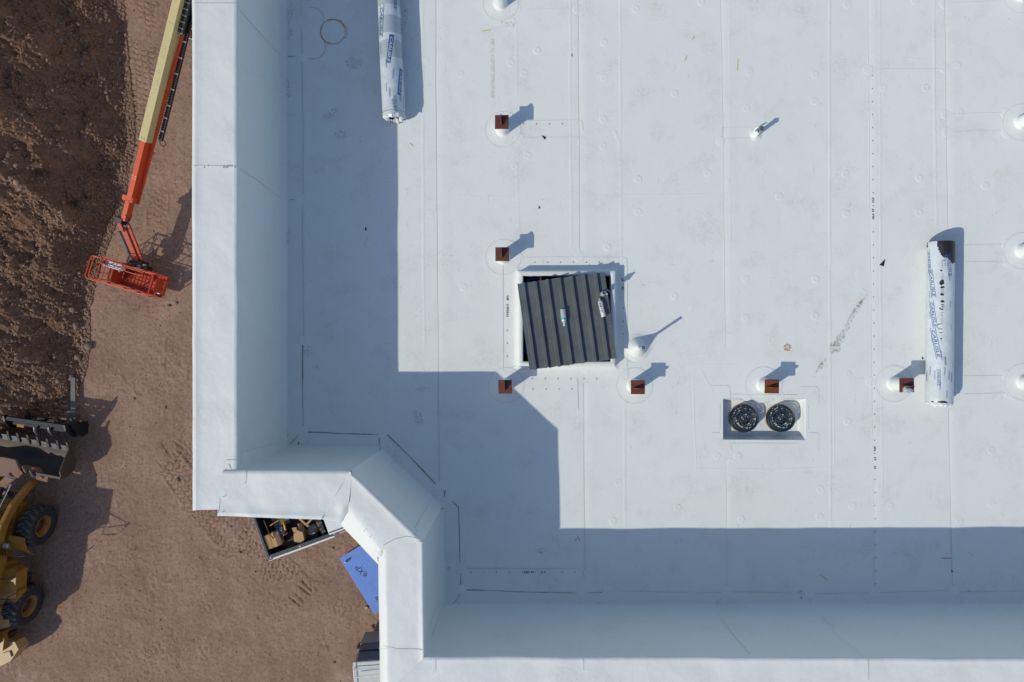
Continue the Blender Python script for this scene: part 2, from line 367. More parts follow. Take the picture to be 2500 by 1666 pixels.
for k in range(420):     # shoe scuffs, heaviest where the roofers walked beside the parapet
    if k < 250: px, py = rnd.uniform(745, 1110), rnd.uniform(20, 1240)
    elif k < 330: px, py = rnd.uniform(1130, 2480), rnd.uniform(1300, 1440)
    else: px, py = rnd.uniform(1080, 2480), rnd.uniform(10, 1280)
    L = rnd.uniform(4, 26); a = rnd.uniform(0, PI); cv = rnd.uniform(-.5, .5)
    pts = [R(px + L * (i / 3) * math.cos(a + cv * i / 3), py + L * (i / 3) * math.sin(a + cv * i / 3)) for i in range(4)]
    ribbon(roof, pts, rnd.uniform(.003, .0075), 8, .0046 + lift(), .5)
for q in ((1000, 350, 12, -40), (1672, 150, 14, 70), (1690, 98, 10, 60), (2000, 1402, 24, -35), (1800, 175, 30, 88)): 
    a = math.radians(q[3]); line([(q[0], q[1]), (q[0] + q[2] * math.cos(a), q[1] - q[2] * math.sin(a))], .008, 10, .3)
line([(1176, 77), (1198, 74)], .012, 10); line([(1201, 95), (1203, 180), (1202, 240)], .05, 11, .8)
for pl in ([(1404, 1321), (1411, 1309), (1415, 1321)], [(1394, 138), (1396, 131), (1398, 140)], [(2298, 1363), (2322, 1363)], [(1951, 1441), (1959, 1444), (1951, 1446)], [(2362, 1442), (2368, 1444)]): line(pl, .006, 9, .1)

# feathered sheet around the drain sump
for pl in ([(1692, 892), (1694, 1040), (1700, 1146)], [(1700, 1146), (1880, 1148), (2036, 1142)], [(2036, 905), (2036, 1142)], [(1692, 894), (1800, 892)]): ridge(pl, .03, .0035)
for pl in ([(1735, 942), (1778, 942), (1782, 948), (1782, 972)], [(1952, 944), (1994, 944), (1998, 950), (1998, 990)], [(1738, 1057), (1757, 1057)], [(1974, 1057), (1994, 1057), (1998, 1063), (1998, 1100)],
           [(1784, 1083), (1952, 1083)], [(1757, 985), (1757, 1050)], [(1973, 990), (1973, 1050)], [(1784, 1083), (1784, 1100)], [(1782, 963), (1945, 965)]): line(pl, .0055, 3)
ridge([(1706, 898), (1722, 925), (1740, 960)], .05, .006); ridge([(1955, 1085), (1985, 1125)], .05, .006)
# membrane round the roof opening
for pl in ([(1280, 629), (1526, 629), (1530, 634), (1531, 890), (1533, 925)], [(1228, 640), (1228, 905), (1270, 915)], [(1262, 894), (1232, 905)], [(1410, 924), (1411, 1000)]): line(pl, .0055, 3)
ridge([(1232, 650), (1262, 668)], .04, .006); ridge([(1240, 920), (1264, 900)], .04, .006); ridge([(1505, 905), (1530, 935)], .04, .006); ridge([(1160, 880), (1175, 905)], .035, .006)
rm = roof.build('roof_membrane', SLOTS, bld)

# sump basin: sloped sides, flat floor
sump = MB(); dz = -.13
sl_, sr, sb, st = sx0, sx1, sy0, sy1
in_ = .03
def rrect(x0, x1, y0, y1, r, n=5):
    o = []
    for cx, cy, a0 in ((x1 - r, y1 - r, 0), (x0 + r, y1 - r, 90), (x0 + r, y0 + r, 180), (x1 - r, y0 + r, 270)):
        for k in range(n + 1):
            a = math.radians(a0 + 90 * k / n); o.append((cx + r * math.cos(a), cy + r * math.sin(a)))
    return o
rings = []
for x_in, z, r in ((0.0, 0.002, .004), (.006, -.006, .012), (.018, -.05, .02), (.03, dz + .01, .03), (.05, dz, .03)):
    rings.append([(x, y, RZ + z) for x, y in rrect(sl_ + x_in, sr - x_in, sb + x_in, st - x_in, r)])
n_ = len(rings[0]); vv = [p for r_ in rings for p in r_]; ff = []
for k in range(len(rings) - 1):
    for i in range(n_): j = (i + 1) % n_; ff.append((k * n_ + j, k * n_ + i, (k + 1) * n_ + i, (k + 1) * n_ + j))
sump.add(vv, ff, 0, True); sump.add(rings[-1], [tuple(range(n_))], 0)
so_ = sump.build('drain_sump', M['tpo_clean'], bld)

# parapet inner face with a coved foot
wall = MB(); per = [0]
def wallrun(mb, A, B, n, m=0):
    """A,B: world top points, face falls straight to the roof; the inner side is to the left of A->B"""
    t = (B - A); t.z = 0; L = t.length; t.normalize(); q = Vector((-t.y, t.x, 0)); vs = []
    prof = [(0.0, PH - .012), (0, PH * .6), (0, .10), (.004, .045), (.010, .022), (.024, .006), (.045, -.0006)]
    for i in range(n + 1):
        f = i / n; p = A.lerp(B, f)
        for o, z in prof:
            wz = .004 * mnoise.noise(Vector((p.x * 2.1, p.y * 2.1, z * 3))) if z > .1 else 0
            # mitre at ends handled by overlap of the coves
            vs.append((p.x + q.x * (o + wz), p.y + q.y * (o + wz), RZ + z))
    K = len(prof)
    mb.add(vs, [(i * K + k, i * K + k + 1, (i + 1) * K + k + 1, (i + 1) * K + k) for i in range(n) for k in range(K - 1)], m, True)
for a, b in zip(INN[:-1], INN[1:]): wallrun(wall, a, b, max(6, int((b - a).length / .15)))
# seam lines on the wall faces: pixel points dropped on to the wall plane
def wallpt(k, px, py, off=.004):
    A, B = INN[k], INN[k + 1]; t = (B - A); t.z = 0; t.normalize(); q = Vector((-t.y, t.x, 0)); d = ray(px, py); o = Vector((0, 0, CAMZ))
    s_ = (A + q * off - o).dot(q) / d.dot(q); return o + d * s_
def wline(k, pts, wd=.007, m=1):
    ps = [wallpt(k, *p) for p in pts]; A, B = INN[k], INN[k + 1]; t0 = (B - A); t0.z = 0; t0.normalize(); q = Vector((-t0.y, t0.x, 0)); vs = []
    ps = [p for p in ps]
    for i, p in enumerate(ps):
        t = (ps[min(len(ps) - 1, i + 1)] - ps[max(0, i - 1)]).normalized(); n = t.cross(q).normalized()
        vs += [p + n * wd / 2, p - n * wd / 2]
    wall.add(vs, [(2 * i, 2 * i + 1, 2 * i + 3, 2 * i + 2) for i in range(len(ps) - 1)], m)
wline(0, [(579, 17), (630, 75), (684, 134)]); wline(0, [(581, 410), (630, 440), (684, 483), (686, 474)]); wline(0, [(579, 836), (640, 836), (692, 836)], .006, 2)
wline(0, [(588, 1136), (590, 1104), (640, 1091), (684, 1081)])
wline(4, [(1414, 1500), (1417, 1560), (1419, 1604)], .006, 2); wline(4, [(1752, 1500), (1795, 1555), (1838, 1604)], .006); wline(4, [(1986, 1498), (2040, 1548), (2113, 1606)], .005, 2)
wline(4, [(2008, 1508), (2037, 1533)], .008); wline(4, [(2362, 1496), (2430, 1540), (2520, 1590)], .005, 2)
wline(2, [(1016, 1290), (1016, 1296)], .006); wline(3, [(1041, 1568), (1046, 1535), (1060, 1500), (1074, 1470)], .008)
wline(2, [(1018, 1298), (1014, 1288), (1030, 1258), (1046, 1232)], .008)
wa = wall.build('parapet_inner_wall', [M['tpo_clean'], M['seam'], M['seamlight']], bld)

# outer walls of the building down to the ground
fac = MB(); OO = [o.lerp(i, .12) for o, i in zip(OUT, INN)]
pts_ = [(p.x, p.y) for p in OO]
far = [(45.0, OO[5].y), (45.0, 60.0), (OO[0].x, 60.0)]
allp = pts_ + far; n_ = len(allp)
for i in range(n_):
    a, b = allp[i], allp[(i + 1) % n_]
    fac.add([(a[0], a[1], -.3), (b[0], b[1], -.3), (b[0], b[1], ZT - .05), (a[0], a[1], ZT - .05)], [(0, 1, 2, 3)], 0)
    L = math.hypot(b[0] - a[0], b[1] - a[1]); ux, uy = (b[0] - a[0]) / L, (b[1] - a[1]) / L; ox, oy = uy, -ux
    for zz in (4.1, 8.3, 12.5):       # floor bands
        c = Vector(((a[0] + b[0]) / 2 + ox * .02, (a[1] + b[1]) / 2 + oy * .02, zz)); fac.box(c, (L, .08, .25), Matrix.Rotation(math.atan2(uy, ux), 3, 'Z'), 0)
fw = fac.build('outer_wall', M['facade'], bld)
# ring-shaped roof beyond the detailed field, so the building is closed out of frame
rest = MB()
rest.add([(X1, Y0, RZ - .01), (44.9, Y0, RZ - .01), (44.9, 59.9, RZ - .01), (X1, 59.9, RZ - .01)], [(0, 1, 2, 3)]); rest.add([(INN[0].x, Y1, RZ - .01), (X1, Y1, RZ - .01), (X1, 59.9, RZ - .01), (INN[0].x, 59.9, RZ - .01)], [(0, 1, 2, 3)])
rest.build('far_roof', M['tpo'], bld)

# parapet cap: flat membrane over the wall head, curling or rolling at the outer edge
cap = MB()
def capseg(I0, I1, O0, O1, n, edge, skirt, mcount=12, z0=0.0, wr=1.0, seed=0.0, inner=.012):
    """edge>0 curls up at the outer edge, edge<0 rolls down; skirt: list of (outward, drop) after the edge"""
    vs = []; 
    for i in range(n + 1):
        f = i / n; a = I0.lerp(I1, f); b = O0.lerp(O1, f); d = (b - a); dl = d.length; dn = d.normalized()
        row = [a + Vector((0, 0, -.06)) - dn * .004, a + Vector((0, 0, -.012)) - dn * .008]
        for k in range(mcount + 1):
            g = k / mcount; p = a.lerp(b, g); X = Vector((p.x * 1.6, p.y * 1.6, seed)); z = z0
            z += wr * .010 * mnoise.noise(X) + wr * .005 * mnoise.noise(X * 3.1) * (0.4 + g)
            z += inner * math.exp(-(g / .07) ** 2) * (.6 + .8 * mnoise.noise(Vector((p.x * 1.1, p.y * 1.1, 5 + seed))))
            q = max(0, (g - .78) / .22); e = edge * (1 + .5 * mnoise.noise(Vector((p.x * .9, p.y * .9, 9 + seed)))); z += e * q * q
            row.append(p + Vector((0, 0, z)))
        lastp = row[-1]; acc = Vector((0, 0, 0))
        for o, dr in skirt:
            row.append(lastp + dn * o * (1 + .25 * mnoise.noise(Vector((lastp.x * 1.7, lastp.y * 1.7, seed + 3)))) + Vector((0, 0, -dr)))
        vs += row
    K = len(row)
    cap.add(vs, [(i * K + k, (i + 1) * K + k, (i + 1) * K + k + 1, i * K + k + 1) for i in range(n) for k in range(K - 1)], 0, True)
up = .014
I = INN
def strip(cols, m=0):
    """cols: list of rows of world points"""
    K = len(cols[0]); vs = [p for r_ in cols for p in r_]
    cap.add(vs, [(i * K + k, (i + 1) * K + k, (i + 1) * K + k + 1, i * K + k + 1) for i in range(len(cols) - 1) for k in range(K - 1)], m, True)
capseg(I[0], T(579, 1243), T(470, -700), T(472, 1246), 94, up, [(.004, .05), (.01, .35)], seed=1, inner=.002, wr=.8)
b0, b1 = T(472, 1246), T(579, 1244); strip([[b0, b0 - Vector((0, .004, .05)), b0 - Vector((0, .01, .4))], [b1, b1 - Vector((0, .004, .05)), b1 - Vector((0, .01, .4))]])
capseg(T(546, 1149), I[2], T(534, 1258), T(786, 1267), 34, up * 1.1, [(.0, .05), (.006, .35)], z0=.017, wr=1.4, seed=2, inner=.002)
# corner lobe: the sheet sags over the angle and its tip hangs free
rows_ = []
for i in range(-1, 13):
    f = max(0, i / 12); a_ = I[2].lerp(I[2].lerp(I[3], .03), f); ox, oy = 786 + (830 - 786) * min(1, f * 1.25), 1267 + (1281 - 1267) * min(1, f * 1.25)
    if f > .8: g_ = (f - .8) / .2; ox, oy = 830 + (851 - 830) * g_, 1281 + (1248 - 1281) * g_
    o_ = T(ox, oy); row = []
    if i < 0: a_ = T(848, 1150); o_ = T(772, 1266)
    for k in range(13):
        g = k / 12; p = a_.lerp(o_, g); row.append(p + Vector((0, 0, (.004 if i < 0 else .022) + .016 * mnoise.noise(Vector((p.x * 3, p.y * 3, 2))) - .10 * max(0, g - .72) / .28 * min(1, f * 1.2) * (1 - max(0, f - .8) * 3))))
    row += [row[-1] + Vector((-.005, -.005, -.10)), row[-1] + Vector((.0, .0, -.35))]; rows_.append(row)
strip(rows_)
# diagonal: flat top, then a sunlit skirt sloping outwards
rows_ = []; n_d = 26
for i in range(n_d + 3):
    f = i / n_d; a_ = I[2].lerp(I[3], min(1, .02 + .98 * f)); te = T(851 + 67 * f, 1248 + 91 * f); le = P(832 + 87 * f, 1282 + 92 * f, ZT - .12); row = [a_ + Vector((0, 0, -.06)), a_ + Vector((.006, .006, -.01))]
    for k in range(11):
        g = k / 10; p = a_.lerp(te, g); row.append(p + Vector((0, 0, .014 + .010 * mnoise.noise(Vector((p.x * 2.2, p.y * 2.2, 4))) + .008 * math.exp(-(g / .1) ** 2) - .02 * max(0, g - .8) * 5 * .5)))
    t0 = row[-1]
    for k in range(1, 6):
        g = k / 5; p = t0.lerp(le, g); p += Vector((-.01, -.01, 0)) * math.sin(g * PI) + Vector((0, 0, .01 * mnoise.noise(Vector((p.x * 5, p.y * 5, 8))))); row.append(p)
    row.append(row[-1] + Vector((.02, .02, -.3))); rows_.append(row)
strip(rows_)
capseg(I[3], I[4], T(920, 1341), T(923, 1712), 44, -.105, [(.002, .03), (.004, .1), (.004, .4)], z0=.016, wr=1.0, seed=5, inner=.014, mcount=20)
capseg(I[4], I[5], T(925, 1712), T(3300, 1720), 120, up, [(.004, .05), (.01, .35)], z0=.002, wr=1.6, seed=6, inner=.010)
# sleeve over the joint between diagonal and lower run
j0 = T(919, 1338); cap.lathe([(.085, -.03), (.07, -.008), (.045, .004), (.001, .008)], 16, j0 + Vector((.05, -.03, .0)), m=0)
# soft folds where the sheets were pulled round the corners
def fold(pts, wd, h, dz=.016):
    ps = [T(*p) for p in densify(pts, 12, .4)]; N_ = len(ps); vs = []
    for i, p in enumerate(ps):
        a_ = ps[max(0, i - 1)]; b_ = ps[min(N_ - 1, i + 1)]; t = (b_ - a_).normalized(); n = Vector((-t.y, t.x, 0)); e = math.sin(PI * i / (N_ - 1))
        for o, z in ((-.5, -.4), (-.25, .4), (0, 1), (.25, .4), (.5, -.4)): vs.append(p + n * o * wd * (.5 + .5 * e) + Vector((0, 0, dz + h * z * e - .002)))
    cap.add(vs, [(5 * i + k, 5 * i + k + 1, 5 * i + k + 6, 5 * i + k + 5) for i in range(N_ - 1) for k in range(4)], 0, True)
fold([(557, 1134), (563, 1155), (577, 1175)], .05, .0022, .008); fold([(824, 1245), (838, 1205), (846, 1170)], .11, .003, .014)
fold([(1024, 1330), (1026, 1400), (1030, 1450)], .06, .002, .016); fold([(1039, 1607), (1041, 1640), (1047, 1660)], .04, .0018, .007)

# fill of the lower-left corner under the front piece
def cline(pts, wd=.005, m=2, dz=.026):
    ribbon(cap, [T(*p) for p in densify(pts, 20, .5)], wd, m, dz + .001, .3)
cline([(471, 408), (578, 410)], .005, 2); cline([(471, 12), (577, 12)], .005, 2)
cline([(547, 1127), (577, 1127)], .007); cline([(536, 1190), (535, 1256)], .006, 2); cline([(601, 1150), (600, 1178), (596, 1182)], .006, 1)
cline([(962, 1584), (1035, 1584)], .006, 1, .026); cline([(1060, 1608), (1060, 1640), (1056, 1643)], .006, 1); cline([(932, 1334), (960, 1318), (990, 1312), (1028, 1316)], .006, 2, .036)
cline([(2113, 1610), (2114, 1666)], .006, 2); cline([(1420, 1606), (1420, 1640)], .006, 2); cline([(926, 1580), (962, 1582)], .004, 2, .03)
for q in ((499, 408, 2, 4), (546, 408, 1.5, 5), (549, 408, 1.5, 5), (553, 408, 1.5, 5), (556, 408, 1.5, 4), (574, 408, 2, 4), (546, 1213, 4, 1.2), (544, 1250, 4, 1.2), (889, 1296, 2, 2), (903, 1311, 2, 2)):
    c = T(q[0], q[1], .030); cap.box(c, (q[2] / 240, q[3] / 240, .002), None, 3)
cap.build('parapet_cap', [M['tpo_clean'], M['seam'], M['seamlight'], M['print']], bld)
# ------------------------------------------------------------------ things on the roof
M['boot'] = membrane_mat('boot_membrane_white', (.742, .770, .750), .9)
M['deck'] = mat('deck_paint_grey_green', (.115, .138, .142), .42, var=.25, vs=5, bump=.0015, bs=30, spec=.4)
M['deckrust'] = stain_mat('deck_rust', (.30, .17, .09), .8, 30, .42, .62)
M['dark_in'] = mat('dark_interior', (.012, .012, .014), .9)
M['castiron'] = mat('cast_iron_dome', (.010, .024, .036), .38, spec=.5)
M['clear'] = mat('clear_plastic_crumpled', (.50, .54, .55), .18, var=.35, vs=60, bump=.004, bs=90, spec=.7)
M['teal'] = mat('teal_label', (.02, .38, .36), .4)
M['label'] = mat('pale_label', (.62, .68, .70), .45, var=.2, vs=80)
M['galv'] = mat('galvanised_steel', (.38, .40, .38), .4, metal=.5, var=.3, vs=40)
M['film'] = mat('plastic_wrap_film', (.60, .655, .69), .28, var=.16, vs=9, bump=.006, bs=26, spec=.6)
M['film_grey'] = mat('plastic_wrap_clear_over_grey', (.40, .46, .49), .25, var=.12, vs=7, bump=.006, bs=18, spec=.6)
M['rollblack'] = mat('black_roll_core', (.018, .017, .018), .5, var=.4, vs=20, bump=.003, bs=30)
M['rollbrown'] = mat('cardboard_core', (.22, .13, .09), .8)
M['inkblue'] = mat('wrap_print_blue', (.05, .135, .36), .5, var=.3, vs=50)
M['inkblue2'] = mat('wrap_print_pale_blue', (.17, .26, .44), .5, var=.3, vs=60)
M['crumple'] = mat('crumpled_plastic_end', (.66, .68, .68), .3, bump=.012, bs=45, spec=.7)
M['blue'] = mat('blue_conduit', (.01, .05, .28), .5)
M['scrap'] = mat('black_scrap', (.012, .012, .014), .7)
M['wood'] = mat('weathered_plank', (.30, .17, .10), .8, var=.4, vs=14)

PHT = .275
def steel_post(bx, by, fin_along_x, label, rusty=False, cap=True, tall=PHT):
    base = R(bx, by); e = empty('roof_post', base); tag(e, label, 'post', 'capped steel posts in white boots standing on the roof')
    b = MB()
    b.lathe([(.102, .0018), (.094, .0030), (.087, .006), (.081, .014), (.078, .026), (.0765, .04), (.077, .06), (.076, tall * .82), (.074, tall - .012)], 28, m=0)
    b.lathe([(.219, -.0006), (.215, .0008), (.213, .0010), (.208, .0011), (.07, .0016)], 48, m=0)
    b.build('flashing_boot', M['boot'], e)
    r_ = MB(); ribbon(r_, [Vector((.216 * math.cos(a * PI / 36), .216 * math.sin(a * PI / 36), 0)) for a in range(73)], .0045, 0, .0030, .3); r_.build('boot_skirt_edge', M['seam'], e); e.rotation_euler.z = rnd.uniform(-.035, .035)
    mt = M['browndark'] if rusty else M['brown']
    c_ = MB(); c_.box((0, 0, tall), (.163, .163, .014), None, 0, .0025); c_.build('cap_plate', mt, e)
    f_ = MB(); rot = Matrix.Rotation(0 if fin_along_x else PI / 2, 3, 'Z')
    yo = -.012
    poly = [(-.055, 0), (.062, 0), (.062, .052), (.045, .068), (-.02, .068), (-.055, .03)]
    vs = [rot @ Vector((x, s_ * .0065 + (yo if fin_along_x else 0), tall + .007 + z)) for s_ in (-1, 1) for x, z in poly]; n = len(poly)
    if not fin_along_x: vs = [v + Vector((-.008, .012, 0)) for v in vs]
    f_.add(vs, [tuple(range(n)), tuple(range(2 * n - 1, n - 1, -1))] + [(i, (i + 1) % n, n + (i + 1) % n, n + i) for i in range(n)]); f_.build('fin_plate', mt, e)
    return e
steel_post(1228, 316, False, 'brown capped post in the top row, above the other post left of the roof opening')
steel_post(1229, 628, False, 'brown capped post beside the upper left corner of the covered roof opening')
steel_post(1236, 941, False, 'brown capped post beside the lower left corner of the covered roof opening')
steel_post(1549, 942, True, 'brown capped post just below the white cone vent')
steel_post(1865, 940, True, 'rust orange capped post directly above the double roof drain', True)
p5 = steel_post(2183, 937, True, 'brown capped post with a clear bottle lying across its cap')
steel_post(1223, 8, False, 'white booted post cut off by the top edge, above the left column of posts')
steel_post(2495, -12, True, 'white booted post in the far upper right corner of the view')
steel_post(2494, 299, True, 'white booted post cut off at the right edge, level with the small white stub')
steel_post(2496, 613, True, 'white booted post cut off at the right edge, beside the top of the torn roll')
steel_post(2499, 933, True, 'white booted post cut off at the right edge, beside the foot of the torn roll')

# roof opening curb
cu = empty('roof_opening_curb', ((hx0 + hx1) / 2, (hy0 + hy1) / 2, RZ)); tag(cu, 'square white curb around an open hole in the roof, half covered by grey metal decking', 'roof curb')
def loc(v, e): return (v[0] - e.location.x, v[1] - e.location.y, v[2] - e.location.z)
cb = MB(); H = .125; rings = []
for ins, z in ((-.115, -.001), (-.075, .004), (-.058, .02), (-.05, .06), (-.047, H - .008), (-.040, H), (.0, H + .001), (.008, H - .006), (.010, .0)):
    k = ins; rings.append([loc((x, y, RZ + z), cu) for x, y in rrect(hx0 + k, hx1 - k, hy0 + k, hy1 - k, .012 if k > -.1 else .04, 3)])
n_ = len(rings[0]); vv = [p for r_ in rings for p in r_]
cb.add(vv, [(k * n_ + i, k * n_ + (i + 1) % n_, (k + 1) * n_ + (i + 1) % n_, (k + 1) * n_ + i) for k in range(len(rings) - 1) for i in range(n_)], 0, True)
cb.build('curb_flashing', M['boot'], cu)
sh = MB(); zb = -1.3; a, b, c, d = loc((hx0 + .01, hy0 + .01, 0), cu), loc((hx1 - .01, hy0 + .01, 0), cu), loc((hx1 - .01, hy1 - .01, 0), cu), loc((hx0 + .01, hy1 - .01, 0), cu)
q = [a, b, c, d]
for i in range(4):
    u, v = q[i], q[(i + 1) % 4]; sh.add([(u[0], u[1], zb), (v[0], v[1], zb), (v[0], v[1], 0), (u[0], u[1], 0)], [(0, 1, 2, 3)])
sh.add([(p[0], p[1], zb) for p in q], [(0, 1, 2, 3)]); sh.build('shaft_lining', M['dark_in'], cu)
fr = MB()
for i in range(3): fr.box((a[0] + .2 + i * .45, 0, -.12), (.06, abs(c[1] - a[1]), .09))
fr.build('roof_joist', mat('rusty_joist', (.16, .04, .02), .7), cu)
cnd = MB(); cnd.tube([loc(R(1283, 700, -.05), cu), loc(R(1290, 682, -.06), cu), loc(R(1320, 680, -.10), cu)], .02, 8); cnd.tube([loc(R(1283, 840, -.04), cu), loc(R(1284, 860, -.05), cu), loc(R(1300, 880, -.09), cu)], .018, 8); cnd.build('blue_conduit', M['blue'], cu)

# corrugated steel deck sheet lying askew over it
TL, TR, BR, BL = R(1263, 693, .185), R(1476, 664, .19), R(1504, 875, .175), R(1293, 904, .178)
org = (TL + TR + BR + BL) / 4; dk = empty('metal_deck_sheet', org); tag(dk, 'ribbed dark grey metal deck sheet lying askew over the square roof opening', 'metal sheet')
U = (TR - TL); Lu = U.length; U.normalize(); V = ((BL - TL) + (BR - TR)) / 2; Lv = V.length; V.normalize(); N = U.cross(-V).normalized()
if N.z < 0: N = -N
d_ = MB(); prof = []; x = 0; per_ = Lu / 7.25
prof.append((0, 0))
for k in range(7):
    x0 = per_ * (k + .30); hh = .034
    prof += [(x0, 0), (x0 + .012, hh), (x0 + .040, hh), (x0 + .052, 0)]
prof.append((Lu, 0))
rows = 10; vs = []
for j in range(rows + 1):
    f = j / rows; base = TL.lerp(BL, f)
    for (x, z) in prof:
        p = base + U * x + N * (z + .004 * math.sin(f * 2.2 + x * 3)); vs.append(p - org)
K = len(prof); rj = [rnd.uniform(-.006, .006) for _ in prof]
for k in range(K): vs[k] += V * rj[k]; vs[rows * K + k] -= V * rj[k] * 1.2
nv = len(vs); vs2 = [v - N * .0015 for v in vs]
d_.add(vs, [(j * K + k, j * K + k + 1, (j + 1) * K + k + 1, (j + 1) * K + k) for j in range(rows) for k in range(K - 1)], 0)
d_.add(vs2, [(j * K + k, (j + 1) * K + k, (j + 1) * K + k + 1, j * K + k + 1) for j in range(rows) for k in range(K - 1)], 0)
def deckpt(u, v, z=.0008): return TL.lerp(BL, v) + U * (u * Lu) + N * (z + .004 * math.sin(v * 2.2 + u * Lu * 3)) - org
for (u, v, L, wd) in ((.83, .86, .12, .010), (.955, .78, .20, .006), (.70, .88, .07, .008), (.245, .1, .5, .003), (.52, .93, .05, .012), (.97, .35, .28, .006), (.56, .6, .38, .003), (.11, .5, .45, .0025)):
    a0 = deckpt(u, v, .0012); d_.add([a0 - U * wd, a0 + U * wd, a0 + U * wd * .6 + V * L, a0 - U * wd * .5 + V * L], [(0, 1, 2, 3)], 1)
for u, v in ((.05, .02), (.24, .1), (.27, .42), (.28, .70), (.80, .06), (.98, .62), (.93, .86)):
    a0 = deckpt(u, v, .001); d_.lathe([(.006, 0), (.005, .002), (.001, .003)], 8, a0, m=2)
d_.build('ribbed_panel', [M['deck'], M['deckrust'], M['galv']], dk)

def bottle(name, p0, p1, r, label, cat='bottle', band=True, cap=True, capcol='teal', body='clear', upright=False):
    """p0 centre of the base, p1 end of the neck (world)"""
    e = empty(name, p0); ax = (p1 - p0); L = ax.length; q = ax.to_track_quat('Z', 'Y').to_matrix(); tag(e, label, cat)
    prof = [(.001, 0), (r * .8, .001), (r, .008), (r * .96, L * .2), (r, L * .3), (r * .95, L * .42), (r, L * .55), (r * .97, L * .66), (r * .72, L * .8), (r * .42, L * .88), (r * .40, L * .93)]
    b = MB(); b.lathe(prof, 20, M=q); o = b.build('bottle_body', M[body], e)
    if band:
        b = MB(); b.lathe([(r * 1.015, L * .54), (r * 1.02, L * .57), (r * 1.015, L * .63)], 20, M=q); b.build('label_band', M[capcol], e)
    if cap:
        b = MB(); b.lathe([(r * .46, L * .92), (r * .46, L), (.001, L)], 12, M=q); b.build('bottle_cap', M['label'], e)
    return e
def onDeck(px, py, dz=.0):
    o = Vector((0, 0, CAMZ)); d = ray(px, py); s_ = (TL + N * dz - o).dot(N) / d.dot(N); return o + d * s_
bottle('water_bottle', onDeck(1374, 754, .036), onDeck(1378, 796, .030), .034, 'clear water bottle with a teal band lying across the middle of the ribbed metal sheet')
lb = empty('caulk_tube', onDeck(1466, 737, .032)); tag(lb, 'white printed sealant tube lying near the right edge of the ribbed metal sheet', 'sealant tube')
q0, q1 = onDeck(1465, 736, .034), onDeck(1474, 774, .034); ax = q1 - q0; qm = ax.to_track_quat('Z', 'Y').to_matrix(); L = ax.length
b = MB(); b.lathe([(.001, 0), (.024, .001), (.028, .01), (.027, L * .5), (.028, L - .004), (.026, L), (.001, L)], 18, q0 - lb.location, qm); b.build('tube_body', M['label'], lb)
b = MB(); b.lathe([(.008, -.035), (.010, -.02), (.022, -.004), (.024, .002)], 12, q0 - lb.location, qm); b.build('nozzle', M['clear'], lb)
b = MB()
for k, (t_, ww) in enumerate(((.15, .03), (.22, .012), (.30, .03), (.36, .026), (.48, .014), (.62, .028), (.70, .010))):
    c = q0 + ax * t_ - lb.location + Vector((-.010, 0, .0268)); b.box(c, (ww * .7, .010, .0015), Matrix.Rotation(-.25, 3, 'Z'))
b.build('tube_print', M['print'], lb)
# upright crushed bottle with its foil, beside the tube
u0 = onDeck(1470, 719, .0); e = empty('crushed_bottle', u0); tag(e, 'crushed clear plastic bottle standing at the right edge of the ribbed metal sheet', 'bottle')
b = MB(); prof = [(.001, 0), (.028, .002), (.032, .02), (.026, .05), (.031, .08), (.024, .11), (.030, .14), (.022, .165), (.013, .18), (.012, .2)]
vs0 = len(b.v); b.lathe(prof, 18)
b.v = [(x * (1 + .22 * mnoise.noise(Vector((x * 40, y * 40, z * 25)))), y * (1 + .22 * mnoise.noise(Vector((x * 40, y * 40, z * 25 + 4)))), z) for x, y, z in b.v]
b.build('bottle_body', M['clear'], e)
b = MB(); pts = [onDeck(1475 + k * 2.2, 716 - 3 * math.sin(k * 1.3) + k * .2, .1) - u0 for k in range(5)]; b.tube(pts, [.010, .013, .007, .012, .004], 6); b.tube([pts[1], pts[1] + Vector((.03, .03, .01)), pts[1] + Vector((.05, .0, .0))], .004, 5); b.build('torn_wrap', M['crumple'], e)
# bottle lying over the post cap
pb = R(2206, 952, PHT + .042); bottle('water_bottle', pb, R(2228, 953, PHT + .040), .036, 'small clear bottle lying on the lower edge of the right hand brown post cap', band=False)

# cone vent: stepped rubber boot closing on a thin pipe
e = empty('cone_vent', R(1555, 848)); tag(e, 'white stepped cone pipe boot with a thin pipe rising from its tip', 'pipe vent')
b = MB(); prof = [(.178, -.001), (.17, .003), (.125, .006), (.118, .012)]; r0 = .115; z = .02
steps = 9
for k in range(steps):
    r1 = .112 - .0105 * k
    prof += [(r1, z), (r1 - .002, z + .012), (r1 - .008, z + .014)]; z += .019 if k < 3 else .023
prof += [(.018, z), (.017, z + .02)]
b.lathe(prof, 32); b.build('cone_boot', M['boot'], e)
b = MB(); b.lathe([(.0155, z - .01), (.0155, .50)], 12, cap=True); b.build('pipe', mat('pvc_grey', (.42, .43, .42), .5), e)
b = MB(); b.lathe([(.0175, .492), (.0175, .504), (.008, .504), (.007, .48)], 12); b.build('pipe_rim', M['scrap'], e)
b = MB(); ribbon(b, [Vector((.192 * math.cos(a * PI / 30), .192 * math.sin(a * PI / 30), 0)) for a in range(61)], .004, 0, .003, .3); b.build('boot_skirt_edge', M['seamlight'], e)

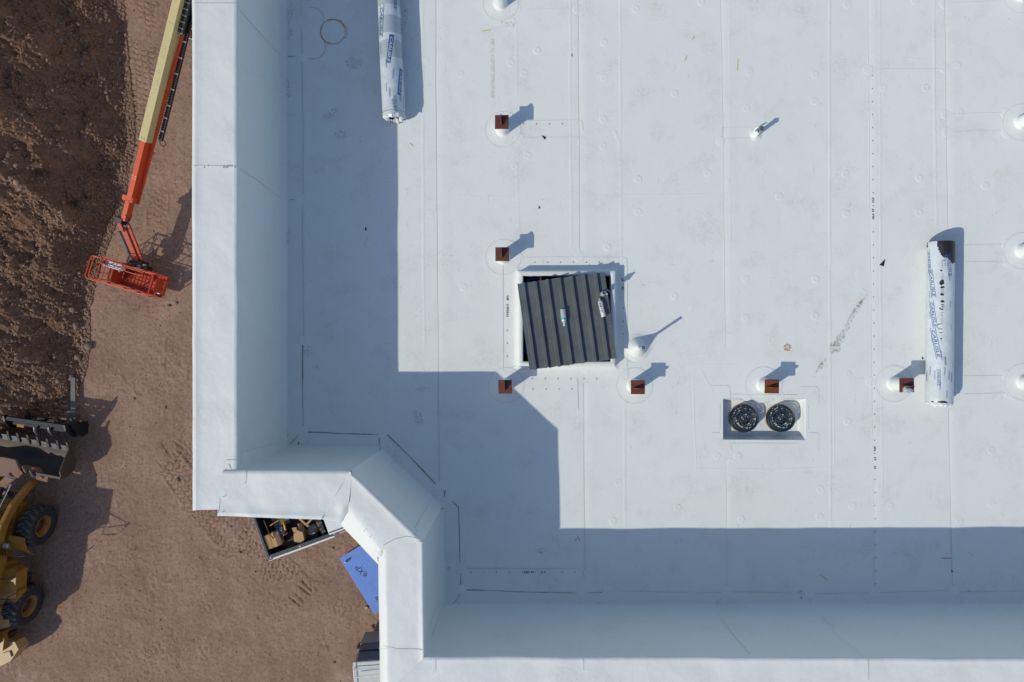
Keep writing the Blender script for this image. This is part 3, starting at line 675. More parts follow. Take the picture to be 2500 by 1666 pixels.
# small white wrapped stub with a leaning strut
e = empty('wrapped_stub', R(1845, 329)); tag(e, 'small white wrapped stub with a leaning grey metal strut, alone in the upper right', 'roof stub')
b = MB(); b.lathe([(.085, -.001), (.055, .008), (.034, .02), (.026, .06), (.024, .10), (.018, .12)], 14)
b.v = [(x * (1 + .3 * mnoise.noise(Vector((x * 30, y * 30, z * 12)))), y * (1 + .3 * mnoise.noise(Vector((x * 30 + 3, y * 30, z * 12)))), z) for x, y, z in b.v]
b.build('wrapped_base', M['boot'], e)
b = MB(); tp = R(1860, 313, .25) - e.location; bt = Vector((.012, .0, .01)); ax = (tp - bt); qm = ax.to_track_quat('Z', 'Y').to_matrix(); c = (tp + bt) / 2
b.box(c + qm @ Vector((0, .014, 0)), (.034, .004, ax.length), qm); b.box(c + qm @ Vector((.017, 0, 0)), (.004, .030, ax.length), qm); b.box(c + qm @ Vector((-.017, 0, 0)), (.004, .030, ax.length), qm); b.build('strut_channel', M['galv'], e)
b = MB(); b.box(c + qm @ Vector((0, 0, ax.length * .44)), (.046, .044, .034), qm, 0, .004); b.build('strut_clamp', mat('dark_galv', (.14, .145, .13), .5, metal=.3, var=.4, vs=50), e)
b = MB(); b.tube([Vector((-.03, .02, .03)), Vector((-.035, .04, .10)), Vector((-.01, .05, .135))], .010, 6); b.build('wrap_tail', M['boot'], e)
ridge_e = MB()

# double drain in the sump
def drain(px, py, r, label, tilt=0.0):
    base = R(px, py, dz + .002); e = empty('roof_drain', base); tag(e, label, 'roof drain')
    b = MB(); b.lathe([(r * 1.06, 0), (r * 1.05, .01), (r * .98, .014), (r * .96, .004), (r * .9, -.02), (r * .7, -.05), (.001, -.06)], 36); b.build('clamping_ring', M['rustline2'], e)
    n = 30; top = .105; b = MB()
    b.lathe([(r * 1.0, .012), (r * 1.005, .022), (r * .97, .026), (r * .955, .014)], 40)
    def rz(t_): return (r * (.965 - .12 * t_ ** 2), .02 + top * t_)
    for k in range(n):
        a = 2 * PI * k / n; pts = []
        for j in range(5): rad, z_ = rz(j / 4); pts.append((rad * math.cos(a), rad * math.sin(a), z_))
        b.tube(pts, .0054, 5)
    rad, z_ = rz(1)
    for rr_, zz, th in ((rz(.5)[0], rz(.5)[1], .007), (rad, z_, .010), (rad * .86, z_ + .005, .0050), (rad * .66, z_ + .011, .0055), (rad * .5, z_ + .013, .006), (rad * .32, z_ + .015, .004), (rad * .16, z_ + .016, .004)):
        b.tube([(rr_ * math.cos(2 * PI * k / 36), rr_ * math.sin(2 * PI * k / 36), zz) for k in range(36)], th, 6, closed=True)
    for k in range(6):
        a = 2 * PI * k / 6 + .35; b.tube([(rad * .99 * math.cos(a), rad * .99 * math.sin(a), z_), (rad * .5 * math.cos(a), rad * .5 * math.sin(a), z_ + .013), (.002, .002, z_ + .017)], .0058, 5)
    for k in range(24):
        a = 2 * PI * k / 24; b.tube([(rad * .99 * math.cos(a), rad * .99 * math.sin(a), z_), (rad * .86 * math.cos(a), rad * .86 * math.sin(a), z_ + .005)], .004, 4)
        if k % 2: b.tube([(rad * .86 * math.cos(a), rad * .86 * math.sin(a), z_ + .005), (rad * .66 * math.cos(a), rad * .66 * math.sin(a), z_ + .011)], .003, 4)
    b.lathe([(r * 1.0, .012), (r * .995, .05), (r * .985, .05), (r * .975, .012)], 40)
    b.build('dome_strainer', M['castiron'], e)
    b = MB(); ro = r * .46; b.lathe([(ro, .004), (ro, .045), (ro * .9, .047), (ro * .88, -.02), (.001, -.03)], 28); b.build('overflow_collar', M['castiron'], e)
M['rustline2'] = mat('drain_ring_rusty_white', (.50, .43, .36), .7, var=.5, vs=18)
drain(1813, 1021, .168, 'left black dome strainer of the double roof drain in its white sump')
drain(1902, 1021, .164, 'right black dome strainer of the double roof drain, beside the sunlit sump wall')
b = MB(); b.box(R(1908, 1049, dz + .004) , (.02, .015, .01), Matrix.Rotation(.6, 3, 'Z')); 
tag(b.build('paint_marker_scrap', M['redink']), 'tiny red scrap beside the right black dome in the drain sump', 'scrap')

# --- wrapped rolls of membrane
FONT_CACHE = {}
def text_mesh(s_, size=1.0, shear=0.0, ext=0.0):
    cu_ = bpy.data.curves.new('t', 'FONT'); cu_.body = s_; cu_.size = size; cu_.align_x = 'CENTER'; cu_.align_y = 'CENTER'; cu_.shear = shear; cu_.resolution_u = 3; cu_.offset = .012 * size
    o = bpy.data.objects.new('t', cu_); C.objects.link(o); dg = bpy.context.evaluated_depsgraph_get(); me = o.evaluated_get(dg).to_mesh()
    vs = [tuple(v.co[:2]) for v in me.vertices]; fs = [tuple(p.vertices) for p in me.polygons]; o.evaluated_get(dg).to_mesh_clear()
    bpy.data.objects.remove(o); bpy.data.curves.remove(cu_); return vs, fs

def make_roll(name, A, B, r, label, marks, holes, black_top=None, greybands=(), seed=0, view=0.0):
    """A, B world centres of the two ends"""
    ax = B - A; L = ax.length; z_ = ax.normalized(); x_ = Vector((0, 0, 1)).cross(z_).normalized(); y_ = z_.cross(x_)
    if y_.z < 0: y_ = -y_; x_ = -x_
    e = empty(name, Vector((A.x, A.y, RZ))); tag(e, label, 'membrane roll'); e_loc = e.location
    sd = Vector((seed, 0, 0))
    def rad(u, a): return r * (1 + .016 * mnoise.noise(Vector((u * 3.2, math.cos(a) * 1.6, math.sin(a) * 1.6)) + sd) + .006 * mnoise.noise(Vector((u * 14, math.cos(a) * 4, math.sin(a) * 4)) + sd)) - (.004 if u < .015 or u > L - .015 else 0)
    # angle 0 = straight up, + towards the right in the picture
    rt = x_ if x_.x > 0 else -x_
    def pt(u, a, off=0.0):
        R_ = rad(u, a) + off; return A + z_ * u + (Vector((0, 0, 1)) * 0 + y_ * math.cos(a) + rt * math.sin(a)) * R_ - e_loc
    n, m_ = 72, max(20, int(L / .014)); b = MB(); vs = [pt(L * j / m_, 2 * PI * k / n) for j in range(m_ + 1) for k in range(n)]
    fs = []; mi = []
    for j in range(m_):
        u = L * (j + .5) / m_
        for k in range(n):
            fs.append((j * n + k, j * n + (k + 1) % n, (j + 1) * n + (k + 1) % n, (j + 1) * n + k)); g = 0
            ang = 2 * PI * (k + .5) / n
            if ang > PI: ang -= 2 * PI
            for g0, g1, sl2 in greybands:
                if g0 < u < g1: g = 1
            if black_top and u < black_top(ang - view): g = 2
            mi.append(g)
    for f, g in zip(fs, mi): b.f.append(f); b.m.append(g); b.sm.append(True)
    b.v = [tuple(v) for v in vs]
    wrap = b
    for end, u in ((0, .002), (1, L - .002)):
        b = MB(); qm = Matrix((rt, z_.cross(rt), z_)).transposed() if True else None
        c = A + z_ * u - e_loc; s_ = 1 if end else -1
        prof = [(r * .98, 0), (r * .9, s_ * .006), (r * .6, s_ * -.004), (r * .36, s_ * .002), (r * .34, -s_ * .06), (.001, -s_ * .07)]
        b.lathe([(a_, z2) for a_, z2 in prof], 32, c, qm); b.build('roll_end', M['rollbrown'] if end == 0 and black_top else M['film_grey'], e)
    if marks:
        b = wrap
        for kind, u, a, size, rot in marks:
            a += view
            def put(mb, vs, fs, off, m=0):
                m += 3 if m < 2 else -2
                o = []
                for x, y in vs:
                    ur = x * math.cos(rot) - y * math.sin(rot); ar = x * math.sin(rot) + y * math.cos(rot)
                    o.append(pt(u + ur, a + ar / r, off))
                mb.add(o, fs, m)
            def boxgrid(w2, h2, off, mb, nx=14, ny=3):
                g = [(-w2 / 2 + w2 * i / nx, -h2 / 2 + h2 * j / ny) for j in range(ny + 1) for i in range(nx + 1)]
                put(mb, g, [(j * (nx + 1) + i, j * (nx + 1) + i + 1, (j + 1) * (nx + 1) + i + 1, (j + 1) * (nx + 1) + i) for j in range(ny) for i in range(nx)], off)
            if kind == 'box':
                boxgrid(size * 7.4, size * 1.15, .0020, b)
                vs, fs = text_mesh('CARLISLE', size * 1.0, .25); put(b, [(x * 1.55, y) for x, y in vs], fs, .0034, 2)
            elif kind == 'word':
                vs, fs = text_mesh('CARLISLE', size, .25)
                put(b, [(x * 1.75, y) for x, y in vs], fs, .0026)
                for yy in (-size * .62, size * .55):
                    vs = [(-size * 4.2 + size * 8.4 * i_ / 8, yy + j_ * size * .12) for j_ in (0, 1) for i_ in range(9)]; put(b, vs, [(i_, i_ + 1, i_ + 10, i_ + 9) for i_ in range(8)], .0026)
            else:
                for li in range(2 + (kind == 'small3')):
                    x = -size * 5
                    while x < size * 5:
                        ww = rnd.uniform(.4, 2.2) * size * .5; yy = li * size * .62
                        put(b, [(x, yy), (x + ww, yy), (x + ww, yy + size * .30), (x, yy + size * .30)], [(0, 1, 2, 3)], .0024, 1); x += ww + size * .25
    if holes:
        b = wrap
        for u, a, du, da in holes:
            a += view
            k2 = 14; vs = [pt(u, a, .0012)]
            for k in range(k2):
                t_ = 2 * PI * k / k2; q = rnd.uniform(.6, 1.15); vs.append(pt(u + du * math.sin(t_) * q, a + da / r * math.cos(t_) * q, .0012))
            b.add(vs, [(0, k + 1, (k + 1) % k2 + 1) for k in range(k2)], 2)
    wrap.build('wrapper', [M['film'], M['film_grey'], M['rollblack'], M['inkblue'], M['inkblue2']], e)
    return e, pt, L
r1 = .137; A1, B1 = R(943, -122, r1), R(962, 284, r1)
Lr = (B1 - A1).length
def U1(py): return (py + 122) / 406 * Lr
marks = [('word', U1(62), -.80, .046, -.10), ('box', U1(131), -.10, .046, -.17), ('box', U1(208), .72, .044, -.15), ('small', U1(125), -1.1, .011, .0), ('small3', U1(165), -.55, .011, 0), ('small3', U1(190), .02, .012, -.10),
         ('word', U1(262), .15, .026, .02), ('small3', U1(235), -.35, .010, 0), ('small', U1(222), -.62, .010, 0), ('small3', U1(262), -.1, .010, .1), ('small', U1(255), .95, .014, 0), ('small3', U1(245), .62, .010, 0), ('word', U1(10), .62, .030, -.1), ('word', U1(-60), -.3, .034, .1)]
e1, pt1, L1 = make_roll('membrane_roll', A1, B1, r1, 'plastic wrapped membrane roll with blue lettering, lying half in shade at the top left', marks, [(U1(55), -.92, .006, .010)], greybands=((U1(-30), U1(22), .05), (U1(48), U1(92), .04), (U1(108), U1(150), -.06)), seed=3, view=.21)
b = MB()
def crumple_ring(pt, u0, out, r):
    vs = []; n = 40; base = []
    for j, (du, k_) in enumerate(((0, 1.02), (.02, 1.0), (.045, .88), (.05, .7), (.03, .5))):
        for k in range(n):
            a = 2 * PI * k / n; nz = mnoise.noise(Vector((math.cos(a) * 3.4, math.sin(a) * 3.4, j * .9 + out)))
            p = pt(u0, a, 0); c = pt(u0, 0, 0).lerp(pt(u0, PI, 0), .5); v = (p - c) * (k_ * (1 + .16 * nz * (j > 0)))
            vs.append(c + v + out_dir * (du * (1 + 1.1 * nz) * out))
    return vs, [(j * n + k, j * n + (k + 1) % n, (j + 1) * n + (k + 1) % n, (j + 1) * n + k) for j in range(4) for k in range(n)]
out_dir = (B1 - A1).normalized(); vs, fs = crumple_ring(pt1, L1 - .01, 1, r1); b.add(vs, fs); b.build('crumpled_end_wrap', M['crumple'], e1)
b = MB(); ribbon(b, [pt1(L1 - .03, -1.4 + k * .28, .002) for k in range(11)], .004, 0, .001); b.build('wrap_edge_line', M['scrap'], e1)

r2 = .143; A2, B2 = R(2297, 592, r2), R(2293, 984, r2); L2 = (B2 - A2).length
def U2(py): return (py - 592) / 392 * L2
def black_top(a): return .16 + .10 * min(1, max(0, a)) + .012 * math.sin(a * 9) if a > .12 else (.02 + .16 * max(0, (a + .28) / .40) ** .6 if a > -.28 else (.05 if a < -1.2 else -.01))
marks = [('word', U2(640), -.92, .032, .10), ('word', U2(694), -.62, .040, .14), ('word', U2(768), -.50, .040, .16), ('word', U2(838), -.28, .044, .20), ('word', U2(650), .62, .034, .10), ('small3', U2(680), .62, .008, .06),
         ('small3', U2(720), -.86, .008, .08), ('small3', U2(770), -.80, .008, .10), ('small3', U2(828), -.62, .008, .12), ('small', U2(648), .08, .009, .05), ('small', U2(640), .28, .012, .05), ('small3', U2(745), .74, .007, .05), ('small', U2(800), .84, .007, .05),
         ('small3', U2(905), -.75, .010, 0), ('word', U2(920), -.05, .026, .02), ('small3', U2(915), -.38, .010, 0), ('small3', U2(905), .32, .009, 0), ('small3', U2(915), .66, .010, 0), ('small3', U2(940), .0, .010, 0), ('word', U2(880), .40, .013, .1), ('small', U2(868), .1, .010, .1), ('small3', U2(960), .5, .008, 0),
         ('word', U2(920), .95, .014, 0), ('word', U2(920), -1.05, .014, 0)]
holes = [(U2(640), .22, .006, .008), (U2(664), .05, .012, .012), (U2(692), .12, .038, .030), (U2(704), .14, .014, .024), (U2(721), .12, .016, .024), (U2(738), .16, .020, .020), (U2(746), .16, .007, .020), (U2(751), .18, .006, .018), (U2(757), .14, .010, .018),
         (U2(755), .0, .010, .010), (U2(792), .05, .004, .022), (U2(804), .02, .004, .024), (U2(813), .06, .005, .022), (U2(827), .1, .008, .010), (U2(831), .1, .005, .006), (U2(793), -.08, .008, .012), (U2(980), .15, .020, .055), (U2(981), .5, .012, .02), (U2(980), -.5, .01, .02), (U2(602), -1.15, .014, .012)]
holes += [(U2(765 + k * 3.4), .12 + rnd.uniform(-.03, .03), .0016, rnd.uniform(.010, .022)) for k in range(9)] + [(U2(672 + k * 2.8), .14, .0013, .018) for k in range(6)] + [(U2(709 + k * 2.2), .14, .0013, .020) for k in range(4)]
e2, pt2, L2 = make_roll('membrane_roll', A2, B2, r2, 'torn plastic wrapped membrane roll with a black upper end, right of the roof', marks, holes, black_top=black_top, seed=9, view=-.53)
b = MB(); out_dir = (B2 - A2).normalized(); vs, fs = crumple_ring(pt2, L2 - .01, .8, r2); b.add(vs, fs); b.build('crumpled_end_wrap', M['crumple'], e2)
b = MB()
b.tube([pt2(.02, 1.5, .01), pt2(.03, 1.62, .05), pt2(.07, 1.6, .07)], .005, 5)
b.build('torn_film', M['crumple'], e2)

# loose black triangles of membrane
for px, py, s_, rot, lab in ((893, 559, .028, 0, 'small black triangular scrap lying in the shade left of the sunlit roof'), (1328, 336, .036, .9, 'small black triangular scrap just below the topmost brown post'), (1316, 507, .022, .3, 'tiny black scrap between the two upper brown posts'),
                             (2155, 643, .055, -.5, 'largest black triangular scrap, left of the torn roll'), (2252, 875, .020, .2, 'tiny black scrap between the torn roll and the brown post beside it'), (697, 988, .020, .7, 'small black scrap at the foot of the left parapet wall'),
                             (729, 1083, .020, .2, 'small black scrap in the inner corner of the parapet'), (1119, 1477, .02, .1, 'small black scrap in the lower inner corner of the parapet'), (1956, 1459, .016, .4, 'small black scrap by the seam at the foot of the lower parapet'), (2324, 1395, .018, .4, 'tiny black scrap on the seam in the lower right shade')):
    b = MB(); c = R(px, py, .004); e = [Vector((0, 1, 0)), Vector((-.45, -.7, 0)), Vector((.5, -.5, 0))]; rm_ = Matrix.Rotation(rot, 3, 'Z')
    b.add([rm_ @ v * s_ + Vector((0, 0, z)) for z in (0, .004) for v in e] + [], [(0, 1, 2), (3, 5, 4), (0, 3, 4, 1), (1, 4, 5, 2), (2, 5, 3, 0)]); o = b.build('membrane_scrap', M['scrap']); o.location = c; tag(o, lab, 'scrap', 'black membrane scraps on the roof')
# ------------------------------------------------------------------ the ground and the spoil heap
def vnoise(x, y, seed):
    xi = np.floor(x).astype(np.int64); yi = np.floor(y).astype(np.int64); fx = x - xi; fy = y - yi
    fx = fx * fx * (3 - 2 * fx); fy = fy * fy * (3 - 2 * fy)
    def h(a, b):
        n = (a * 374761393 + b * 668265263 + seed * 1442695041) & 0xffffffff; n = ((n ^ (n >> 13)) * 1274126177) & 0xffffffff; n = n ^ (n >> 16); return (n & 0xffff) / 65535.0
    return (h(xi, yi) * (1 - fx) + h(xi + 1, yi) * fx) * (1 - fy) + (h(xi, yi + 1) * (1 - fx) + h(xi + 1, yi + 1) * fx) * fy
def fbm(x, y, seed, oct_=4, g=.5):
    s_ = 0; a = 1; t = 0
    for o in range(oct_): s_ = s_ + a * (vnoise(x * 2 ** o, y * 2 ** o, seed + o * 17) - .5); t += a; a *= g
    return s_ / t
def G(px, py): p = P(px, py, 0); return (p.x, p.y)
def seglocal(x, y, pl):
    """distance along and signed distance across the polyline"""
    bd = np.full(x.shape, 1e9); bs = np.zeros(x.shape); bt = np.zeros(x.shape); acc = 0; 
    for (ax_, ay_), (bx_, by_) in zip(pl[:-1], pl[1:]):
        L = math.hypot(bx_ - ax_, by_ - ay_); ux, uy = (bx_ - ax_) / L, (by_ - ay_) / L; sx_ = (x - ax_) * ux + (y - ay_) * uy; c = np.clip(sx_, 0, L)
        dx = x - ax_ - ux * c; dy = y - ay_ - uy * c; d = np.hypot(dx, dy); m_ = d < bd; tt = (x - ax_) * (-uy) + (y - ay_) * ux
        bd = np.where(m_, d, bd); bs = np.where(m_, acc + c, bs); bt = np.where(m_, tt, bt); acc += L
    return bs, bt, bd
tracks = [([G(340, -120), G(345, 60), G(358, 180), G(360, 320), G(335, 400)], .58, .065, 1.0),
          ([G(392, 420), G(384, 520), G(378, 640)], .36, .040, 1.0), ([G(420, 1120), G(500, 1230), G(600, 1340), G(720, 1440)], .70, .060, 1.0), ([G(455, 1090), G(560, 1220), G(640, 1290)], .36, .040, 1.0),
          ([G(320, 1650), G(420, 1540), G(560, 1420), G(700, 1330), G(820, 1260)], .40, .034, .9), ([G(440, 700), G(430, 880), G(420, 1130)], .42, .030, .8), ([G(560, 1240), G(720, 1280), G(840, 1370)], .4, .040, .9), ([G(380, 1640), G(620, 1500), G(860, 1470)], .36, .030, .9)]
def ground_h(x, y):
    z = fbm(x * .35, y * .35, 3, 3) * .10 + fbm(x * 2.2, y * 2.2, 9, 4, .6) * .040 + fbm(x * 8, y * 8, 21, 3, .7) * .019
    streak = fbm(x * 6, y * .9, 33, 3) * .014; z = z + streak
    ch = 1 - np.abs(fbm(x * 3.0 + y * 1.2, y * 4.2 - x * 1.0, 81, 3, .6)) * 7; z = z + np.clip(ch, 0, 1) * .018 * np.clip(fbm(x * .6, y * .6, 83, 2) * 7 + .5, 0, 1)
    for pl, hw, amp, br in tracks:
        s_, t, d = seglocal(x, y, pl); ins = np.clip((hw - d) / .06, 0, 1)
        a = np.abs(t); row = np.floor((t + 9) / .27); tri = np.abs(((t + 9) / .27) % 1.0 - .5) * 2; ph = (s_ / .21 + .30 * tri + .5 * (row % 2) + fbm(x * 2.5, y * 2.5, 64, 2) * .5) % 1.0
        lug = 1 - np.clip(1 - np.abs(ph - .5) / .17, 0, 1) - .6 * np.clip(1 - np.abs(tri - 1) / .10, 0, 1)
        keep = np.clip((fbm(x * 1.3, y * 1.3, 55, 2) + (.20 if br >= 1 else -.02)) * 6, .0, 1); a = a + fbm(x * 2, y * 2, 61, 2) * .08
        z = z + ins * amp * (lug - .5) * br * keep - ins * .014 * br * keep
        rim = np.exp(-((d - hw - .03) / .045) ** 2) * .022 * br * keep * np.clip(fbm(x * 3, y * 3, 66, 2) * 4 + .5, 0, 1); z = z + rim
    return z
gx = np.concatenate([[-700, -300, -120, -60, -35, -25], np.arange(-20.5, -4.4, .032), [-3.5, -1, 5, 15, 40, 120, 300, 700]])
gy = np.concatenate([[-700, -300, -120, -60, -30, -18], np.arange(-13.6, 13.6, .032), [18, 30, 60, 120, 300, 700]])
def gridmesh(name, gx, gy, fn, mats):
    X, Y = np.meshgrid(gx, gy); Z = fn(X, Y); nx, ny = len(gx), len(gy)
    me = bpy.data.meshes.new(name); me.vertices.add(nx * ny); me.vertices.foreach_set('co', np.stack([X, Y, Z], -1).astype(np.float32).ravel())
    i, j = np.meshgrid(np.arange(nx - 1), np.arange(ny - 1)); a = (j * nx + i).ravel(); q = np.stack([a, a + 1, a + nx + 1, a + nx], -1).astype(np.int32)
    nf = len(q); me.loops.add(nf * 4); me.loops.foreach_set('vertex_index', q.ravel()); me.polygons.add(nf)
    me.polygons.foreach_set('loop_start', np.arange(0, nf * 4, 4, dtype=np.int32)); me.polygons.foreach_set('loop_total', np.full(nf, 4, dtype=np.int32)); me.polygons.foreach_set('use_smooth', np.ones(nf, dtype=bool))
    me.materials.append(mats); me.update(calc_edges=True); o = bpy.data.objects.new(name, me); C.objects.link(o); return o
def soil(name, c1, c2, c3, fscale=1.0, bumpd=.006):
    m = bpy.data.materials.new(name); m.use_nodes = True; t = m.node_tree; b = t.nodes['Principled BSDF']; b.inputs['Roughness'].default_value = .95; b.inputs['Specular IOR Level'].default_value = .15
    tc = t.nodes.new('ShaderNodeTexCoord')
    def noi(s_, d, r): n = t.nodes.new('ShaderNodeTexNoise'); n.inputs['Scale'].default_value = s_ * fscale; n.inputs['Detail'].default_value = d; n.inputs['Roughness'].default_value = r; t.links.new(tc.outputs['Object'], n.inputs['Vector']); return n.outputs['Fac']
    def mr(s_, a, b_): r = t.nodes.new('ShaderNodeMapRange'); r.inputs[1].default_value = a; r.inputs[2].default_value = b_; t.links.new(s_, r.inputs[0]); return r.outputs[0]
    def mix(f, a, b_):
        q = t.nodes.new('ShaderNodeMix'); q.data_type = 'RGBA'; t.links.new(f, q.inputs[0])
        for k, v in ((6, a), (7, b_)):
            if isinstance(v, tuple): q.inputs[k].default_value = (*v, 1)
            else: t.links.new(v, q.inputs[k])
        return q.outputs[2]
    n1 = mix(mr(noi(.7, 5, .6), .35, .68), c1, c2); n2 = mix(mr(noi(9, 6, .8), .47, .66), n1, c3); n2 = mix(mr(noi(1.7, 6, .7), .60, .72), n2, tuple(v * .72 for v in c3)); n2 = mix(mr(noi(.45, 4, .6), .60, .75), n2, (c1[0] * 1.12, c1[1] * 1.2, c1[2] * 1.3)); n3 = mix(mr(noi(30, 3, .7), .60, .72), n2, tuple(min(1, v * 1.45) for v in c1)); n3 = mix(mr(noi(24, 3, .7), .62, .7), n3, tuple(v * .5 for v in c1))
    t.links.new(n3, b.inputs['Base Color']); bp = t.nodes.new('ShaderNodeBump'); bp.inputs['Strength'].default_value = 1.0; bp.inputs['Distance'].default_value = bumpd * 1.5; t.links.new(noi(26, 6, .75), bp.inputs['Height']); t.links.new(bp.outputs[0], b.inputs['Normal']); return m
M['ground'] = soil('reddish_brown_dirt', (.325, .210, .156), (.245, .155, .114), (.185, .115, .082))
M['pile'] = soil('dark_spoil_soil', (.26, .145, .092), (.140, .072, .042), (.30, .19, .130), 1.6, .03)
grd = gridmesh('ground', gx, gy, ground_h, M['ground']); tag(grd, kind='structure')

edge_px = [(300, -300), (283, -60), (290, 60), (300, 160), (312, 260), (316, 340), (300, 420), (288, 500), (262, 560), (240, 620), (218, 690), (204, 760), (206, 830), (198, 900), (178, 950), (148, 1000), (112, 1040), (60, 1064), (-10, 1075), (-200, 1090)]
ep = np.array([G(*q) for q in edge_px]); 
def xedge(y):
    o = np.argsort(ep[:, 1]); return np.interp(y, ep[o, 1], ep[o, 0])
ylo = ep[:, 1].min()
Ra, Rb = G(-30, 330), G(285, 600); rdx, rdy = Rb[0] - Ra[0], Rb[1] - Ra[1]; rl = math.hypot(rdx, rdy); rdx /= rl; rdy /= rl
R2a, R2b = G(40, 40), G(215, 205); d2x, d2y = R2b[0] - R2a[0], R2b[1] - R2a[1]; l2 = math.hypot(d2x, d2y); d2x /= l2; d2y /= l2
R3a, R3b = G(10, 265), G(150, 330); d3x, d3y = R3b[0] - R3a[0], R3b[1] - R3a[1]; l3 = math.hypot(d3x, d3y); d3x /= l3; d3y /= l3
def pile_h(x, y):
    wob = fbm(x * 1.1, y * 1.1, 71, 3) * .5
    d = xedge(y) - x + wob * .55; d = np.where(y < ylo + 1.5, np.minimum(d, (y - ylo) * 1.4 + wob), d)
    qq = (x - Ra[0]) * (-rdy) + (y - Ra[1]) * rdx; sl_f = .56 + .17 * np.clip(qq / 1.2 + .5, 0, 1); dd = np.clip(d, 0, 5.2) + .15 * np.clip(d - 5.2, 0, 99)
    z = np.where(d > 0, sl_f * dd, d * .5)
    k = np.clip(d / .9, 0, 1)
    def rid(ax_, ay_, ux, uy, L, h, sw, ne, z):
        s_ = (x - ax_) * ux + (y - ay_) * uy; q = (x - ax_) * (-uy) + (y - ay_) * ux + fbm(x * 1.6, y * 1.6, 91, 3) * .7
        f = np.clip(s_ / .8 + .6, 0, 1) * np.clip((L - s_) / .9, 0, 1); return z + k * f * h * np.where(q < 0, np.exp(q / sw), np.exp(-(q / ne) ** 2))
    z = rid(Ra[0], Ra[1], rdx, rdy, rl, .80, 1.3, .40, z); z = rid(R2a[0], R2a[1], d2x, d2y, l2, .50, .7, .34, z); z = rid(R3a[0], R3a[1], d3x, d3y, l3, .45, .7, .30, z)
    z = z + k * (fbm(x * .8, y * .8, 5, 3) * .95 + fbm(x * 3.0, y * 3.0, 12, 3, .6) * .36) + np.clip(d / .25, 0, 1) * fbm(x * 7, y * 7, 27, 4, .75) * .25
    return z
px_ = np.concatenate([np.arange(-46, -22, 1.2), np.arange(-21.6, -13.6, .026)]); py_ = np.concatenate([np.arange(-7.0, 14.2, .026), [15, 17, 20, 26]])
pile = gridmesh('spoil_heap', px_, py_, lambda x, y: pile_h(x, y) - .02, M['pile']); tag(pile, 'long heap of dark brown excavated soil and cobbles along the left side', 'soil heap')
bpy.context.view_layer.update()
def hgt(x, y):
    a = np.array([x]); b = np.array([y]); return max(float(pile_h(a, b)[0]) - .02, float(ground_h(a, b)[0]))
# cobbles
M['stoneA'] = mat('river_cobble_tan', (.28, .18, .13), .85, var=.35, vs=7, bump=.004, bs=30)
M['stoneB'] = mat('river_cobble_grey', (.21, .16, .13), .85, var=.3, vs=6, bump=.004, bs=30)
M['stoneC'] = mat('river_cobble_pink', (.32, .21, .165), .85, var=.3, vs=8, bump=.004, bs=30)
import bmesh
stone_me = []
for k in range(7):
    bm = bmesh.new(); bmesh.ops.create_icosphere(bm, subdivisions=2 if k else 3, radius=.5)
    for v in bm.verts:
        n = mnoise.noise(v.co * 2.1 + Vector((k * 7, 0, 0))); v.co *= 1 + .32 * n; v.co.z *= .68; v.co.x *= 1 + .12 * math.sin(k * 2.0)
    me = bpy.data.meshes.new('stone'); bm.to_mesh(me); bm.free(); me.materials.append([M['stoneA'], M['stoneB'], M['stoneC']][k % 3])
    for p in me.polygons: p.use_smooth = True
    stone_me.append(me)
def stone(px, py, s_, k, label, group=None, sink=.25):
    x, y = G(px, py)
    for _ in range(4):
        z = hgt(x, y); q = P(px, py, z + s_ * .3); x, y = q.x, q.y
    o = bpy.data.objects.new('stone', stone_me[k % 7]); C.objects.link(o); o.location = (x, y, hgt(x, y) + s_ * (.34 - sink)); o.rotation_euler = (rnd.uniform(-.3, .3), rnd.uniform(-.3, .3), rnd.uniform(0, 6.28))
    o.scale = (s_, s_ * rnd.uniform(.75, 1.1), s_ * rnd.uniform(.8, 1.05)); tag(o, label, 'stone', group); return o
for px, py, s_, k, lab in ((214, 845, .30, 1, 'largest rounded grey boulder at the right hand edge of the soil heap'), (188, 872, .26, 0, 'tan boulder just below the largest boulder at the edge of the soil heap'), (135, 987, .20, 2, 'pale cobble at the lower tip of the soil heap'), (158, 500, .20, 2, 'pale pink boulder on the sunlit ledge of the soil heap'),
                           (112, 478, .24, 1, 'grey boulder on the sunlit ledge of the soil heap, left of the pink one'), (92, 462, .22, 2, 'long pinkish boulder at the left end of the sunlit ledge'), (138, 77, .20, 3, 'round cobble in the upper part of the soil heap'), (150, 102, .22, 0, 'tan boulder beside a round cobble in the upper part of the soil heap'), (268, 100, .22, 2, 'pink boulder near the upper right edge of the soil heap'),
                           (185, 795, .26, 1, 'dark grey boulder sunk in the edge of the soil heap above the largest boulder'), (178, 757, .22, 4, 'small grey boulder in the cobbles at the foot of the soil heap'), (411, 747, .15, 4, 'lone tan stone on the dirt below the orange basket, lower of a pair'), (430, 741, .12, 1, 'lone grey stone on the dirt below the orange basket, upper of a pair'),
                           (434, 1173, .17, 1, 'round grey stone on the dirt beside the parapet, halfway down its left side'), (403, 997, .13, 0, 'small brown stone on open dirt left of the parapet'), (326, 975, .11, 3, 'small stone on open dirt right of the black fork frame'), (243, 1105, .09, 2, 'small stone just right of the bucket shadow'), (908, 1533, .15, 1, 'pale grey stone below the blue board'),
                           (815, 1619, .10, 4, 'small grey stone left of the vehicle at the bottom edge'), (585, 1350, .13, 4, 'small pale stone left of the pickup tailgate'), (812, 1339, .10, 2, 'small pink stone between the pickup and the blue board'), (202, 919, .12, 2, 'small stone at the tip of the grey fork tine'), (622, 1397, .07, 3, 'tiny reddish stone below the pickup tailgate')):
    stone(px, py, s_, k, lab, sink=.12)
gl = 'one of many small rounded cobbles scattered over the brown soil heap'
cnt = 0
